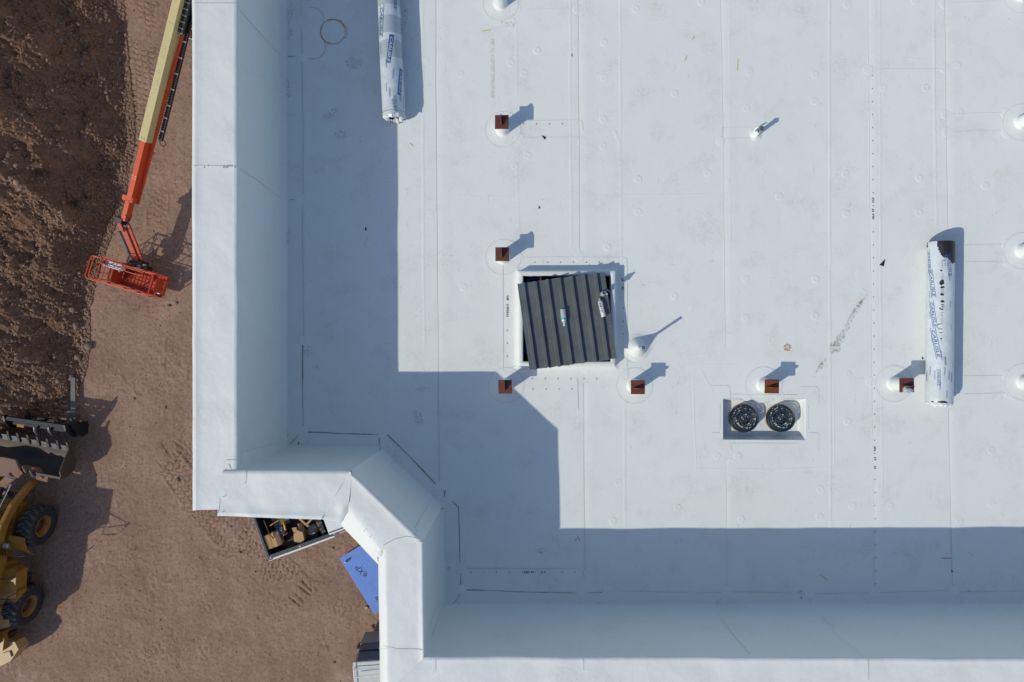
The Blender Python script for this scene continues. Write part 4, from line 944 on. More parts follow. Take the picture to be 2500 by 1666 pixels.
while cnt < 265:
    i = rnd.randrange(1, len(edge_px) - 2); f = rnd.random(); ex = edge_px[i][0] * (1 - f) + edge_px[i + 1][0] * f; ey = edge_px[i][1] * (1 - f) + edge_px[i + 1][1] * f
    if rnd.random() < .62: px, py = ex - abs(rnd.gauss(4, 18)), ey + rnd.gauss(0, 8)
    elif rnd.random() < .5: f2 = rnd.random(); px, py = 10 + 250 * f2 + rnd.gauss(0, 22), 350 + 240 * f2 + rnd.gauss(0, 24)
    else: px, py = rnd.uniform(0, ex), ey
    if px < -5 or py < -5: continue
    s_ = min(.19, .055 + rnd.expovariate(1 / .032)); stone(px, py, s_, rnd.randrange(1, 7), gl, 'cobbles on the soil heap', .16); cnt += 1
# gravel too fine to count
def gravel(name, n, fn_xy, smin, smax, m, seed, label):
    rg = np.random.default_rng(seed); x, y = fn_xy(rg, n); z = np.maximum(pile_h(x, y) - .02, ground_h(x, y)); s_ = smin + (smax - smin) * rg.random(n) ** 3
    base = np.array([(1, 0, 0), (0, 1, 0), (-1, 0, 0), (0, -1, 0), (.1, .1, .8), (0, 0, -.6)], float)
    a = rg.random(n) * 6.28; ca, sa = np.cos(a), np.sin(a); V = base[None] * (1 + (rg.random((n, 6, 3)) - .5) * .7); el = 1 + rg.random(n) * .6
    vx = V[:, :, 0] * el[:, None]; vy = V[:, :, 1]; X = (vx * ca[:, None] - vy * sa[:, None]) * s_[:, None] + x[:, None]; Y = (vx * sa[:, None] + vy * ca[:, None]) * s_[:, None] + y[:, None]; Z = V[:, :, 2] * s_[:, None] * .8 + z[:, None] + s_[:, None] * .15
    fb = np.array([(0, 1, 4), (1, 2, 4), (2, 3, 4), (3, 0, 4), (1, 0, 5), (2, 1, 5), (3, 2, 5), (0, 3, 5)]); F = (fb[None] + (np.arange(n) * 6)[:, None, None]).reshape(-1, 3).astype(np.int32)
    me = bpy.data.meshes.new(name); me.vertices.add(n * 6); me.vertices.foreach_set('co', np.stack([X, Y, Z], -1).astype(np.float32).ravel()); me.loops.add(len(F) * 3); me.loops.foreach_set('vertex_index', F.ravel()); me.polygons.add(len(F))
    me.polygons.foreach_set('loop_start', np.arange(0, len(F) * 3, 3, dtype=np.int32)); me.polygons.foreach_set('loop_total', np.full(len(F), 3, dtype=np.int32))
    for q in m: me.materials.append(q)
    me.polygons.foreach_set('material_index', np.repeat(rg.integers(0, len(m), n), 8).astype(np.int32)); me.update(calc_edges=True); o = bpy.data.objects.new(name, me); C.objects.link(o); tag(o, label, 'gravel', kind='stuff'); return o
def on_pile(rg, n):
    y = rg.uniform(-4.5, 13.8, n); d = rg.random(n) ** 1.7 * 6.5 - .25; return xedge(y) - d, y
def on_dirt(rg, n):
    x = rg.uniform(-20, -5, n); y = rg.uniform(-13.4, 13.4, n); return x, y
M['clod'] = mat('dry_clod_brown', (.27, .165, .115), .95, var=.4, vs=9)
MS = [M['stoneA'], M['clod'], M['clod'], M['stoneC']]
gravel('soil_clods', 26000, on_pile, .014, .072, [M['stoneA'], M['clod'], M['pile'], M['clod'], M['clod']], 4, 'soil clods and fine gravel strewn over the soil heap')
gravel('loose_gravel', 4200, on_dirt, .006, .034, MS, 5, 'fine gravel strewn over the bare dirt')
# ------------------------------------------------------------------ machines and vehicles on the ground
M['yellow'] = mat('loader_yellow_paint', (.33, .16, .022), .42, var=.25, vs=5, spec=.5)
M['yellowpale'] = mat('pale_sunlit_yellow_paint', (.44, .27, .11), .5, var=.15, vs=4)  # pale counterweight yellow; sunlight on the rear fender is put into it too
M['blacksteel'] = mat('black_steel', (.012, .013, .015), .32, spec=.6)
M['bucketsteel'] = mat('worn_bucket_steel', (.060, .052, .048), .6, metal=.25, col2=(.085, .058, .042), var=.4, vs=5, bump=.003, bs=20)
M['wornblade'] = mat('polished_blade_steel', (.20, .21, .23), .38, metal=.6, var=.3, vs=8)
M['dirtysteel'] = mat('rusty_coupler_steel', (.19, .135, .105), .8, col2=(.24, .11, .06), var=.3, vs=4, bump=.002)
M['rubber'] = mat('tyre_rubber', (.022, .023, .025), .75, var=.35, vs=14, bump=.003, bs=40)
M['rubberdust'] = mat('dusty_tread_rubber', (.060, .060, .062), .7, var=.3, vs=14)
M['rimyellow'] = mat('rim_yellow', (.26, .12, .022), .5, var=.3, vs=8)
M['rimdark'] = mat('rim_hub_red_brown', (.055, .018, .010), .7)
M['chrome'] = mat('chrome_rod', (.6, .6, .6), .15, metal=1)
M['glass'] = mat('dark_window_glass', (.015, .018, .022), .06, spec=.8)
M['orange'] = mat('lift_orange_paint', (.60, .072, .018), .38, var=.08, vs=5)
M['orangedark'] = mat('lift_orange_worn', (.50, .055, .018), .55, var=.3, vs=12)
M['cream'] = mat('lift_cream_paint', (.52, .44, .22), .42, var=.07, vs=3)
M['cardboard'] = mat('cardboard', (.48, .30, .14), .8, var=.12, vs=8)
M['whitepaint'] = mat('white_car_paint', (.70, .71, .72), .25, spec=.6)
M['bedliner'] = mat('black_bed_liner', (.010, .011, .013), .55, bump=.002, bs=60)
M['railplastic'] = mat('bed_rail_plastic', (.026, .029, .036), .5, var=.2, vs=20)
M['mach_or'] = mat('machine_orange', (.62, .23, .012), .4)
M['greyplate'] = mat('grey_steel_plate', (.12, .125, .13), .5, var=.3, vs=10)
M['hose'] = mat('black_hose', (.015, .015, .016), .4)
M['bag'] = mat('grey_sack', (.42, .40, .36), .8, var=.3, vs=14, bump=.006, bs=30)
M['boardblue'] = mat('blue_foam_board', (.115, .235, .62), .5, var=.07, vs=3)
M['navy'] = mat('navy_print', (.012, .03, .16), .6)
M['red'] = mat('tail_lamp_red', (.30, .015, .01), .2)
M['greypaint'] = mat('silver_grey_car_paint', (.20, .215, .24), .3, metal=.3, spec=.6)
M['dirtywhite'] = mat('dusty_white_roof', (.58, .58, .55), .55, var=.12, vs=7, bump=.001)

def wheel(name, parent, c, R0, W, rimR, outer=1, lugs=20):
    """axis along local x; outer = +1 when the outer side faces +x"""
    c = Vector(c); Mx = Matrix(((0, 0, 1), (1, 0, 0), (0, 1, 0))); e = None
    h = W / 2; b = MB()
    prof = [(rimR, -h * .72), (rimR + .04, -h * .92), (R0 * .82, -h), (R0 * .93, -h * .93), (R0 * .965, -h * .6), (R0 * .97, 0), (R0 * .965, h * .6), (R0 * .93, h * .93), (R0 * .82, h), (rimR + .04, h * .92), (rimR, h * .72)]
    b.lathe(prof, 44, c, Mx, 0)
    for k in range(lugs):
        for sd in (-1, 1):
            a0 = 2 * PI * (k + (.5 if sd > 0 else 0)) / lugs; N_ = 5; vs = []
            for i in range(N_):
                f = i / (N_ - 1); x = sd * h * (-.06 + 1.02 * f); a = a0 + .20 * f - .03 * math.sin(f * 3.1); wd = (.060 + .030 * f); r_in = R0 * (.955 if f < .8 else .88); r_out = R0 * (1.0 if f < .8 else .945)
                for rr_, da in ((r_in, -wd), (r_out, -wd * .8), (r_out, wd * .8), (r_in, wd)): vs.append(c + Vector((x, rr_ * math.cos(a + da * .8), rr_ * math.sin(a + da * .8))))
            fs = [(i * 4 + j, i * 4 + j + 1, i * 4 + j + 5, i * 4 + j + 4) for i in range(N_ - 1) for j in range(3)] + [(0, 1, 2, 3), ((N_ - 1) * 4 + 3, (N_ - 1) * 4 + 2, (N_ - 1) * 4 + 1, (N_ - 1) * 4)]
            b.add(vs, fs, 1)
    ty = b.build('tyre', [M['rubber'], M['rubberdust']], parent); 
    b = MB(); o = outer; b.lathe([(rimR + .035, o * h * .80), (rimR + .03, o * h * .90), (rimR - .02, o * h * .86), (rimR - .04, o * h * .70), (rimR * .80, o * h * .60), (rimR * .74, o * h * .15)], 36, c, Mx, 0)
    b.lathe([(rimR * .75, o * h * .16), (rimR * .42, o * h * .10), (rimR * .40, o * h * .40), (rimR * .30, o * h * .46), (.001, o * h * .46)], 28, c, Mx, 1)
    for k in range(10):
        a = 2 * PI * k / 10; b.lathe([(.018, o * h * .12), (.018, o * h * .2), (.001, o * h * .2)], 6, c + Vector((0, rimR * .58 * math.cos(a), rimR * .58 * math.sin(a))), Mx, 1)
    b.build('rim', [M['rimyellow'], M['rimdark']], ty)
    return ty

# ---- wheel loader
rz = math.radians(-10.0); rv = Vector((math.cos(rz), math.sin(rz), 0)); fv = Vector((-math.sin(rz), math.cos(rz), 0))
Fo = P(107, 1285, .76) - rv * 1.25; Fo.z = 0
ldr = empty('wheel_loader', Fo, rz); tag(ldr, 'big yellow wheel loader with a toothed black bucket, cut off by the left edge', 'wheel loader')
LI = (Matrix.Translation(Fo) @ Matrix.Rotation(rz, 4, 'Z')).inverted()
def LL(px, py, z): return LI @ P(px, py, z)
for sx in (1, -1):
    for yy in (0, -2.98): wheel('wheel', ldr, (sx * 1.0, yy, .76), .76, .54, .36, sx)
b = MB()    # frames
b.box((0, -.1, .95), (.9, 1.7, .55), None, 0, .05); b.box((0, -2.7, 1.0), (1.0, 2.7, .6), None, 0, .05); b.box((0, -1.35, .85), (.4, .7, .4), None, 0, .04)
b.box((0, 0, .76), (1.7, .28, .28), None, 0, .05); b.box((0, -2.98, .76), (1.7, .28, .28), None, 0, .05)
b.prism([(-.35, .3), (.35, .3), (.3, -.7), (-.3, -.7)], 1.2, 1.85); b.build('frame', M['yellow'], ldr)
b = MB(); b.box((0, -3.35, 1.75), (1.25, 2.0, .95), None, 0, .12); b.box((0, -4.25, 1.05), (1.2, .4, .7), None, 0, .08); b.build('engine_hood', M['yellow'], ldr)
b = MB()    # counterweight horns, seen at the bottom of the frame
cwp = [LL(-60, 1640, .95), LL(3, 1626, .95), LL(26, 1614, .95), LL(45, 1586, .95), LL(36, 1568, .95), LL(-60, 1556, .95)]
b.prism([(p.x, p.y) for p in cwp], .45, .95); b.prism([(-p.x, p.y) for p in cwp], .45, .95)
q = [LL(45, 1586, .9), LL(50, 1583, .75), LL(40, 1608, .75), LL(28, 1613, .85)]; b.add(q, [(0, 1, 2, 3)]); b.box(LL(17, 1600, .98), (.30, .22, .05), Matrix.Rotation(.5, 3, 'Z')); b.build('counterweight', M['yellowpale'], ldr)
b = MB()    # cab
b.box((0, -1.6, 1.7), (1.2, 1.2, .6), None, 0, .06); b.build('cab', M['yellow'], ldr); b = MB(); b.box((0, -1.6, 2.82), (1.24, 1.35, .10), None, 0, .04); b.build('cab_roof', M['yellow'], ldr)
b = MB(); 
for x in (-.52, .52):
    for y in (-1.05, -2.15): b.box((x, y, 2.35), (.08, .08, .9))
b.build('cab_pillar_frame', M['blacksteel'], ldr)
b = MB(); b.box((0, -1.6, 2.35), (1.02, 1.04, .86)); b.build('cab_glass', M['glass'], ldr)
b = MB(); bx = .85
b.tube([(.55, -1.5, 2.6), (1.1, -1.9, 2.75), (1.55, -1.95, 2.7), (1.52, -2.1, 2.3), (.95, -2.2, 2.3), (.9, -2.0, 2.45), (.5, -2.1, 2.3)], .02, 6); b.tube([(1.0, -2.0, 2.4), (1.5, -2.0, 2.7)], .02, 6); b.build('mirror_bracket', M['blacksteel'], ldr)
b = MB()    # front mudguard behind the front tyre
for sx in (1, -1):
    b = MB(); rows_ = [(-.20, 1.60), (-.42, 1.56), (-.62, 1.46), (-.78, 1.30), (-.88, 1.08)]; vs = []
    for i, (y, z) in enumerate(rows_): vs += [(sx * .62, y, z), (sx * (1.18 + .03 * i), y - .02 * i, z), (sx * (1.18 + .03 * i), y - .02 * i, z - .05)]
    b.add(vs, [(3 * i + k, 3 * i + k + 1, 3 * i + k + 4, 3 * i + k + 3) for i in range(4) for k in range(2)]); b.build('front_mudguard', M['yellow'], ldr)
b = MB(); c = LL(15, 1332, 1.6); b.box(c, (.20, .16, .14), None, 0, .03); b.build('work_lamp', M['galv'], ldr)
b = MB(); b.tube([LL(14, 1343, 1.3), LL(15, 1356, 1.2), LL(18, 1368, 1.1)], .03, 8); b.tube([LL(30, 1362, 1.1), LL(60, 1358, 1.0)], .025, 6); b.build('hydraulic_line', M['chrome'], ldr)
b = MB()    # rear right platform, fender and steps (mirrored to the left)
def pr(pts, z0, z1, mb, m=0):
    q = [(LL(x, y, z1).x, LL(x, y, z1).y) for x, y in pts]; mb.prism(q, z0, z1, m); mb.prism([(-x, y) for x, y in q], z0, z1, m)
pr([(-40, 1392), (22, 1390), (40, 1399), (36, 1446), (10, 1452), (-40, 1450)], 1.0, 1.55, b); pr([(-40, 1452), (36, 1446), (47, 1442), (44, 1462), (30, 1484), (-40, 1478)], 1.05, 1.42, b)
b.build('platform', M['yellow'], ldr)
b = MB(); pr([(-40, 1480), (28, 1485), (24, 1500), (19, 1532), (-2, 1536), (-40, 1534)], 1.0, 1.45, b); pr([(-30, 1446), (37, 1444), (36, 1461), (30, 1462), (-30, 1460)], 1.43, 1.50, b); b.build('rear_fender', M['yellowpale'], ldr)
b = MB(); pr([(-40, 1545), (8, 1542), (10, 1560), (6, 1590), (-40, 1592)], .8, 1.15, b); b.build('tail_panel', M['yellow'], ldr)
b = MB()
pr([(40, 1402), (74, 1398), (74, 1402), (42, 1408)], .60, .66, b)
for k in range(9): x = 46 + k * 3.8; b.tube([LL(x, 1408 - k * .5, .98), LL(x - 1, 1434 - k * 1.2, .60)], .018, 5)
b.tube([LL(38, 1410, 1.1), LL(56, 1408, 1.0), LL(82, 1398, .9)], .028, 6); b.tube([LL(38, 1438, .7), LL(60, 1434, .65), LL(84, 1420, .6)], .035, 6)
b.box(LL(62, 1432, .5), (.55, .28, .05)); b.build('step_grille', M['blacksteel'], ldr)
b = MB(); b.tube([LL(-10, 1414, 1.9), LL(20, 1414, 1.85), LL(37, 1407, 1.8)], .020, 6); b.build('handrail', M['blacksteel'], ldr); b = MB(); b.tube([LL(-6, 1482, 1.8), LL(10, 1466, 1.8), LL(30, 1452, 1.75), LL(41, 1448, 1.6)], .018, 6); b.build('handrail', M['blacksteel'], ldr); b = MB(); b.tube([LL(0, 1496, 1.7), LL(14, 1490, 1.7), LL(22, 1486, 1.6)], .016, 6); b.build('handrail', M['blacksteel'], ldr); b = MB()
b.tube([LL(-20, 1535, 1.2), LL(8, 1536, 1.2), LL(26, 1530, 1.0)], .03, 6); b.box(LL(20, 1556, .7), (.36, .07, .05), Matrix.Rotation(.5, 3, 'Z')); b.box(LL(29, 1547, .8), (.10, .20, .3)); b.build('rear_step', M['blacksteel'], ldr)
for sx in (1, -1):      # lift arms
    b = MB(); path = [(.55, -.35, 1.95), (.56, .25, 1.86), (.58, .85, 1.58), (.62, 1.35, 1.12), (.64, 1.75, .62)]
    for i in range(4):
        a0, a1 = Vector(path[i]), Vector(path[i + 1]); a0.x *= sx; a1.x *= sx; d = a1 - a0; b.box((a0 + a1) / 2, (.16, d.length + .08, .34 - .02 * i), d.to_track_quat('Y', 'Z').to_matrix(), 0, .03)
    b.build('lift_arm', M['yellow'], ldr)
b = MB(); b.box((0, 1.15, 1.25), (1.2, .2, .25), None, 0, .04); b.box((0, .9, 1.75), (.22, 1.1, .22), Matrix.Rotation(-.35, 3, 'X'), 0, .03); b.build('cross_tube', M['blacksteel'], ldr)
b = MB(); b.tube([(.18, .3, 1.9), (.2, 1.5, 1.35)], .04, 8); b.tube([LL(12, 1162, 1.2), LL(34, 1168, 1.1)], .035, 8); b.build('hydraulic_rod', M['chrome'], ldr)
# bucket: rolled back, opening upwards
tip = LL(174, 1086, .80); yc = tip.y; BW = tip.x - .02
bk = MB(); prof = [(yc - .10, .78), (yc - .34, .62), (yc - .62, .45), (yc - .86, .40), (yc - 1.06, .50), (yc - 1.16, .72), (yc - 1.18, 1.02)]
ext = [(yc - .10, .74), (yc - .34, .58), (yc - .62, .40), (yc - .90, .34), (yc - 1.11, .46), (yc - 1.21, .70), (yc - 1.22, 1.02)]
for pf, fl in ((prof, 0), (ext, 1)):
    vs = [(x, y, z) for x in (-BW, BW) for y, z in pf]; n = len(pf); bk.add(vs, [(i, i + 1, n + i + 1, n + i) for i in range(n - 1)], 0, True)
for x in (-BW, BW):
    side = [(yc - .06, .80)] + ext[1:] + [(yc - .95, 1.16), (yc - .5, 1.02)]; vs = [(x + s_, y, z) for s_ in (-.02, .02) for y, z in side]; n = len(side)
    bk.add(vs, [tuple(range(n)), tuple(range(2 * n - 1, n - 1, -1))] + [(i, (i + 1) % n, n + (i + 1) % n, n + i) for i in range(n)], 0)
bk.box((0, yc - 1.2, 1.04), (2 * BW, .08, .05)); bucket = bk.build('bucket', M['bucketsteel'], ldr)
b = MB(); b.box((0, yc - .17, .755), (2 * BW, .26, .035), Matrix.Rotation(.55, 3, 'X')); b.build('cutting_edge', M['wornblade'], bucket)
n_t = 10
for k in range(n_t):
    b = MB(); x = -BW + .06 + (2 * BW - .12) * k / (n_t - 1); rt_ = Matrix.Rotation(.55, 3, 'X')
    b.box((x, yc - .16, .80), (.11, .24, .09), rt_, 0, .015); b.box((x, yc + .03, .90), (.075, .20, .06), rt_, 0, .012); b.build('tooth', M['bucketsteel'], bucket)
b = MB()    # coupler plates behind the bucket
pp = [LL(-60, 1130, 1.15), LL(0, 1117, 1.15), (LL(34, 1124, 1.15)), LL(43, 1145, 1.15), LL(54, 1158, 1.15), LL(44, 1169, 1.15), LL(12, 1163, 1.15), LL(-60, 1170, 1.15)]
b.prism([(p.x, p.y) for p in pp], .98, 1.10); pp2 = [LL(50, 1137, 1.0), LL(88, 1144, 1.0), LL(100, 1160, 1.0), LL(117, 1164, 1.0), LL(115, 1178, 1.0), LL(78, 1168, 1.0), LL(60, 1152, 1.0)]
b.prism([(p.x, p.y) for p in pp2], .80, 1.0); b.prism([(-p.x, p.y) for p in reversed(pp2)], .80, 1.0); c = LL(101, 1166, 1.02); b.lathe([(.06, 0), (.06, .02), (.001, .02)], 16, c, m=1)
for px, py in ((62, 1146), (80, 1156)): c = LL(px, py, 1.05); b.box(c, (.03, .26, .18), Matrix.Rotation(.7, 3, 'Z'))
b.build('coupler_plate', [M['dirtysteel'], M['rimyellow']], ldr)

# ---- black fork frame lying in front of the bucket
Fc = P(112, 1030, .6); rzf = math.radians(-8.0); fk = empty('fork_carriage', (Fc.x, Fc.y, .0), rzf); tag(fk, 'black fork frame with curved end plates and one grey tine on the dirt', 'fork attachment')
FI = (Matrix.Translation((Fc.x, Fc.y, 0)) @ Matrix.Rotation(rzf, 4, 'Z')).inverted()
def FL(px, py, z): return FI @ P(px, py, z)
Wf = 1.17
b = MB(); b.box((-.05, .02, 1.02), (2 * Wf - .1, .15, .16), None, 0, .02); b.box((-.05, -.16, .78), (2 * Wf - .3, .14, .12), None, 0, .02); b.box((-.05, 0, .28), (2 * Wf - .1, .16, .14), None, 0, .02); b.tube([(-Wf, -.05, .85), (Wf - .1, -.05, .85)], .035, 8)
for x in (-.75, -.2, .45): b.box((x, 0, .65), (.12, .07, .70), None, 0, .01)
b.build('carriage_frame', M['blacksteel'], fk)
for x in (-Wf - .02, Wf - .08):
    b = MB(); poly = [(-.30, .10), (-.42, .45), (-.36, .80), (-.12, 1.08), (.10, 1.18), (.16, 1.05), (.02, .80), (.0, .45), (.14, .12), (-.05, 0)]
    vs = [(x + s_, y, z) for s_ in (-.03, .03) for y, z in poly]; n = len(poly); b.add(vs, [tuple(range(n)), tuple(range(2 * n - 1, n - 1, -1))] + [(i, (i + 1) % n, n + (i + 1) % n, n + i) for i in range(n)]); b.build('end_plate', M['blacksteel'], fk)
b = MB(); xr = FL(214, 1052, .0).x; poly = [(-.34, .02), (-.42, .3), (-.30, .6), (-.02, .88), (.34, 1.06), (.26, .78), (.16, .45), (.14, .12), (-.05, 0)]
vs = [(xr + s_, y, z) for s_ in (-.03, .03) for y, z in poly]; n = len(poly); b.add(vs, [tuple(range(n)), tuple(range(2 * n - 1, n - 1, -1))] + [(i, (i + 1) % n, n + (i + 1) % n, n + i) for i in range(n)]); b.tube([(Wf - .15, -.05, .5), (xr, -.05, .5)], .08, 10); b.build('end_plate', M['blacksteel'], fk)
for px in (85, 120):
    b = MB(); c = FL(px, 1052, .9); b.tube([c + Vector((0, .15, .05)), c, c + Vector((.02, -.14, -.12)), c + Vector((.06, -.22, -.35)), c + Vector((.02, -.16, -.5))], [.04, .05, .04, .03, .02], 8); b.build('hook', M['wornblade'], fk)
b = MB(); a0 = FL(178, 922, .20); a1 = FL(178, 1030, .22); w2 = .085; b.prism([(a0.x - w2, a0.y), (a0.x + w2, a0.y), (a1.x + w2, a1.y), (a1.x - w2, a1.y)], .16, .21); b.box((a1.x, a1.y - .03, .6), (.17, .06, .9)); b.build('fork_tine', M['greyplate'], fk)
b = MB(); b.box(FL(50, 1040, 1.06), (.26, .10, .02)); b.build('warning_sticker', M['yellow'], fk)

# ---- boom lift
A_ = P(304, 540, 1.5); B_ = P(487, -215, 3.6); bd = (B_ - A_); bL = bd.length; bu = bd.normalized(); bq = bu.to_track_quat('Y', 'Z').to_matrix(); bs_ = bq @ Vector((1, 0, 0)); bup = bq @ Vector((0, 0, 1))
lift_ = empty('boom_lift', (B_.x, B_.y, 0)); tag(lift_, 'orange and cream boom lift reaching down from the top edge to an orange basket', 'boom lift')
lo = lift_.location
def BP(s_, x=0, z=0): return A_ + bu * s_ + bs_ * x + bup * z - lo
def sAt(py): 
    # distance along the boom at which its centre line shows at row py
    lo_, hi_ = 0, bL
    for _ in range(40):
        m_ = (lo_ + hi_) / 2; p = A_ + bu * m_; d = CAMZ - p.z; yy = 833 - FPX * p.y / d
        if yy > py: lo_ = m_
        else: hi_ = m_
    return m_
def bbox(mb, s0, s1, x, z, wx, wz, m=0, bev=.01): mb.box(BP((s0 + s1) / 2, x, z), (wx, s1 - s0, wz), bq, m, bev)
s335, s470, s60, s330 = sAt(335), sAt(470), sAt(58), sAt(322)
b = MB(); bbox(b, s470 - .15, s335 + .5, -.02 + .09, 0, .19, .34); bbox(b, .02, s470, .03, 0, .17, .30); b.box(BP(s470 - .12, .0, .02), (.42, .2, .26), bq, 0, .02); b.box(BP(s335 + 1.9 - s335 + s335 - 1.9, 0, 0), (.01, .01, .01)); b.build('fly_boom', M['orange'], lift_)
b = MB(); bbox(b, s335, bL, .08, .02, .29, .38, 0, .012)
for k in range(9): c = BP(s335 + .1 + (k * .78), .08, .212); b.lathe([(.018, 0), (.014, .006), (.001, .008)], 8, c, bq @ Matrix.Identity(3) if False else None)
b.build('base_boom', M['cream'], lift_)
b = MB(); ta, tb = BP(s470 - .25, .20, -.16), BP(s60, .33, -.16); b.box((ta + tb) / 2, (.12, (tb - ta).length, .08), (tb - ta).to_track_quat('Y', 'Z').to_matrix(), 0, .006); bbox(b, s470 - .1, s470 + .12, .2, -.1, .22, .05); b.build('track_tray', M['orange'], lift_)
b = MB(); bbox(b, s330, bL, .43, -.24, .13, .10, 0, .01)
for k in range(200):
    s_ = s330 + .05 + k * .09
    if s_ > bL: break
    bbox(b, s_, s_ + .05, .43, -.19, .15, .03, 0, .005)
b.tube([BP(s330, .42, -.2), BP(s330 - .12, .46, -.2), BP(s330 - .16, .58, -.25), BP(s330 - .02, .62, -.28), BP(s330 + .06, .50, -.24)], .018, 6); b.build('hose_chain', M['hose'], lift_)
for py in (300, 282 - 15, 236, 196, 157, 117, 77):
    s_ = sAt(py); b = MB(); bbox(b, s_, s_ + .06, .43, -.165, .15, .04); b.build('chain_clip', M['chrome'], lift_)
b = MB(); bbox(b, s60, bL, .33, -.06, .20, .12)
b.build('upper_hose_carrier', M['hose'], lift_)
for k in range(12):
    s_ = s60 + .12 + k * .21
    if s_ < bL: b = MB(); bbox(b, s_, s_ + .04, .33, .012, .17, .03); b.build('carrier_bar', M['chrome'], lift_)
b = MB(); bbox(b, s60 - .02, s60 + .1, .31, -.08, .2, .16); b.build('carrier_bracket', M['galv'], lift_)
# bolt heads on the top face
b = MB()
for py in (45, 108, 128, 148, 168, 188, 208, 230, 330, 326, 427, 421):
    for x in ((.08,) if 100 < py < 300 else (.02, .13)): c = BP(sAt(py), x, .212 if py < 334 else .172); b.box(c, (.045, .045, .012), bq, 0, .004)
b.build('bolt_head', M['cream'], lift_)
# knuckle and jib
K_ = P(300, 552, 1.48) - lo; J_ = P(337, 645, .80) - lo
b = MB(); b.box(P(296, 538, 1.5) - lo, (.30, .22, .36), bq, 0, .03); b.tube([P(291, 541, 1.48) - lo, P(312, 553, 1.48) - lo], .11, 12); b.build('knuckle', M['blacksteel'], lift_)
jd = (J_ - K_); jq = jd.to_track_quat('Y', 'Z').to_matrix()
b = MB(); b.box(P(298, 552, 1.5) - lo, (.15, .34, .26), jq, 0, .03); b.box(K_.lerp(J_, .5) + jq @ Vector((.13 * 0 + -.02, 0, 0)), (.17, jd.length * .92, .16), jq, 0, .01); b.box(K_.lerp(J_, .45) + jq @ Vector((-.22, 0, .02)), (.09, jd.length * .95, .10), jq, 0, .01); b.build('jib_arm', M['orangedark'], lift_)
b = MB(); b.tube([K_.lerp(J_, .12) + jq @ Vector((.17, 0, .05)), K_.lerp(J_, .72) + jq @ Vector((.17, 0, 0))], .055, 10, 0); b.build('jib_cylinder', M['greyplate'], lift_)
b = MB(); b.tube([P(306, 525, 1.75) - lo, P(313, 532, 1.8) - lo, P(314, 545, 1.75) - lo, P(305, 560, 1.65) - lo, P(303, 566, 1.5) - lo], .016, 6); b.tube([P(322, 525, 1.6) - lo, P(318, 536, 1.75) - lo, P(309, 550, 1.7) - lo, P(306, 563, 1.6) - lo], .014, 6); b.build('hydraulic_hose', M['hose'], lift_)
b = MB(); b.box(J_, (.38, .30, .34), jq, 0, .05); b.box(J_ + jq @ Vector((0, .22, -.1)), (.62, .16, .40), None, 0, .03); b.tube([J_ + Vector((-.3, .05, 0)), J_ + Vector((.35, -.02, 0))], .09, 10)
for k in range(6): b.tube([J_ + Vector((-.2 + .08 * k, .12, .1)), J_ + Vector((-.24 + .1 * k, .0, .22)), J_ + Vector((-.2 + .09 * k, -.16, .05))], .018, 5)
b.build('basket_rotator', M['blacksteel'], lift_)
# basket
bc = P(295, 674, 1.42); brz = math.radians(-17.2); brm = Matrix.Rotation(brz, 3, 'Z'); BWx, BWy, ZB, ZF = 1.13, .40, 1.42, .34
def K3(x, y, z): return Vector((bc.x, bc.y, 0)) + brm @ Vector((x, y, 0)) + Vector((0, 0, z)) - lo
def rloop(hx, hy, z, r=.12, x0=0, y0=0):
    o = []
    for cx, cy, a0 in ((hx - r, hy - r, 0), (-hx + r, hy - r, 90), (-hx + r, -hy + r, 180), (hx - r, -hy + r, 270)):
        for k in range(4): a = math.radians(a0 + 30 * k); o.append(K3(x0 + cx + r * math.cos(a), y0 + cy + r * math.sin(a), z))
    return o
b = MB(); b.tube(rloop(BWx, BWy, ZB), .021, 7, closed=True); b.tube(rloop(BWx, BWy, (ZB + ZF) * .56), .018, 7, closed=True); b.tube(rloop(BWx - .02, BWy - .02, ZF + .04), .030, 7, closed=True)
b.tube(rloop(.30, BWy + .02, ZB + .02, .10, -BWx + .30 - .10, -.02), .019, 7, closed=True); b.tube(rloop(.40, .13, ZB + .06, .06, -.42, BWy - .06), .017, 7, closed=True); b.tube(rloop(.32, .07, ZB + .03, .05, .42, BWy - .12), .016, 7, closed=True)
for x in (-BWx, -.55, .10, .62, BWx):
    for y in (-BWy, BWy): b.tube([K3(x * .99, y, ZF), K3(x * .99, y, ZB)], .018, 6)
for y in (-.15, .15): b.tube([K3(-BWx, y, ZF), K3(-BWx, y, ZB)], .016, 6); b.tube([K3(BWx, y, ZF), K3(BWx, y, ZB)], .016, 6)
b.build('guard_rail', M['orange'], lift_)
b = MB(); 
for k in range(17): x = -BWx + .06 + k * (2 * BWx - .12) / 16; b.box(K3(x, 0, ZF + .012), (.012, 2 * BWy - .06, .02), brm)
for k in range(6): y = -BWy + .06 + k * (2 * BWy - .12) / 5; b.box(K3(0, y, ZF + .014), (2 * BWx - .06, .014, .022), brm)
b.box(K3(.05, 0, ZF - .02), (2 * BWx - .3, 2 * BWy - .05, .03), brm); b.build('basket_floor', M['orangedark'], lift_)
b = MB()
for y in (-BWy, BWy): b.box(K3(0, y, ZF + .11), (2 * BWx - .1, .012, .17), brm)
for x in (-BWx + .35, BWx): b.box(K3(x, 0, ZF + .11), (.012, 2 * BWy - .1, .17), brm)
b.box(K3(-.60, 0, ZF + .35), (.02, 2 * BWy - .1, .62), brm); b.box(K3(BWx - .02, 0, ZF + .5), (.012, .5, .5), brm); b.build('kick_panel', M['orangedark'], lift_)
b = MB(); b.box(K3(-.42, BWy - .12, ZB - .12), (.74, .24, .20), brm, 0, .04); 
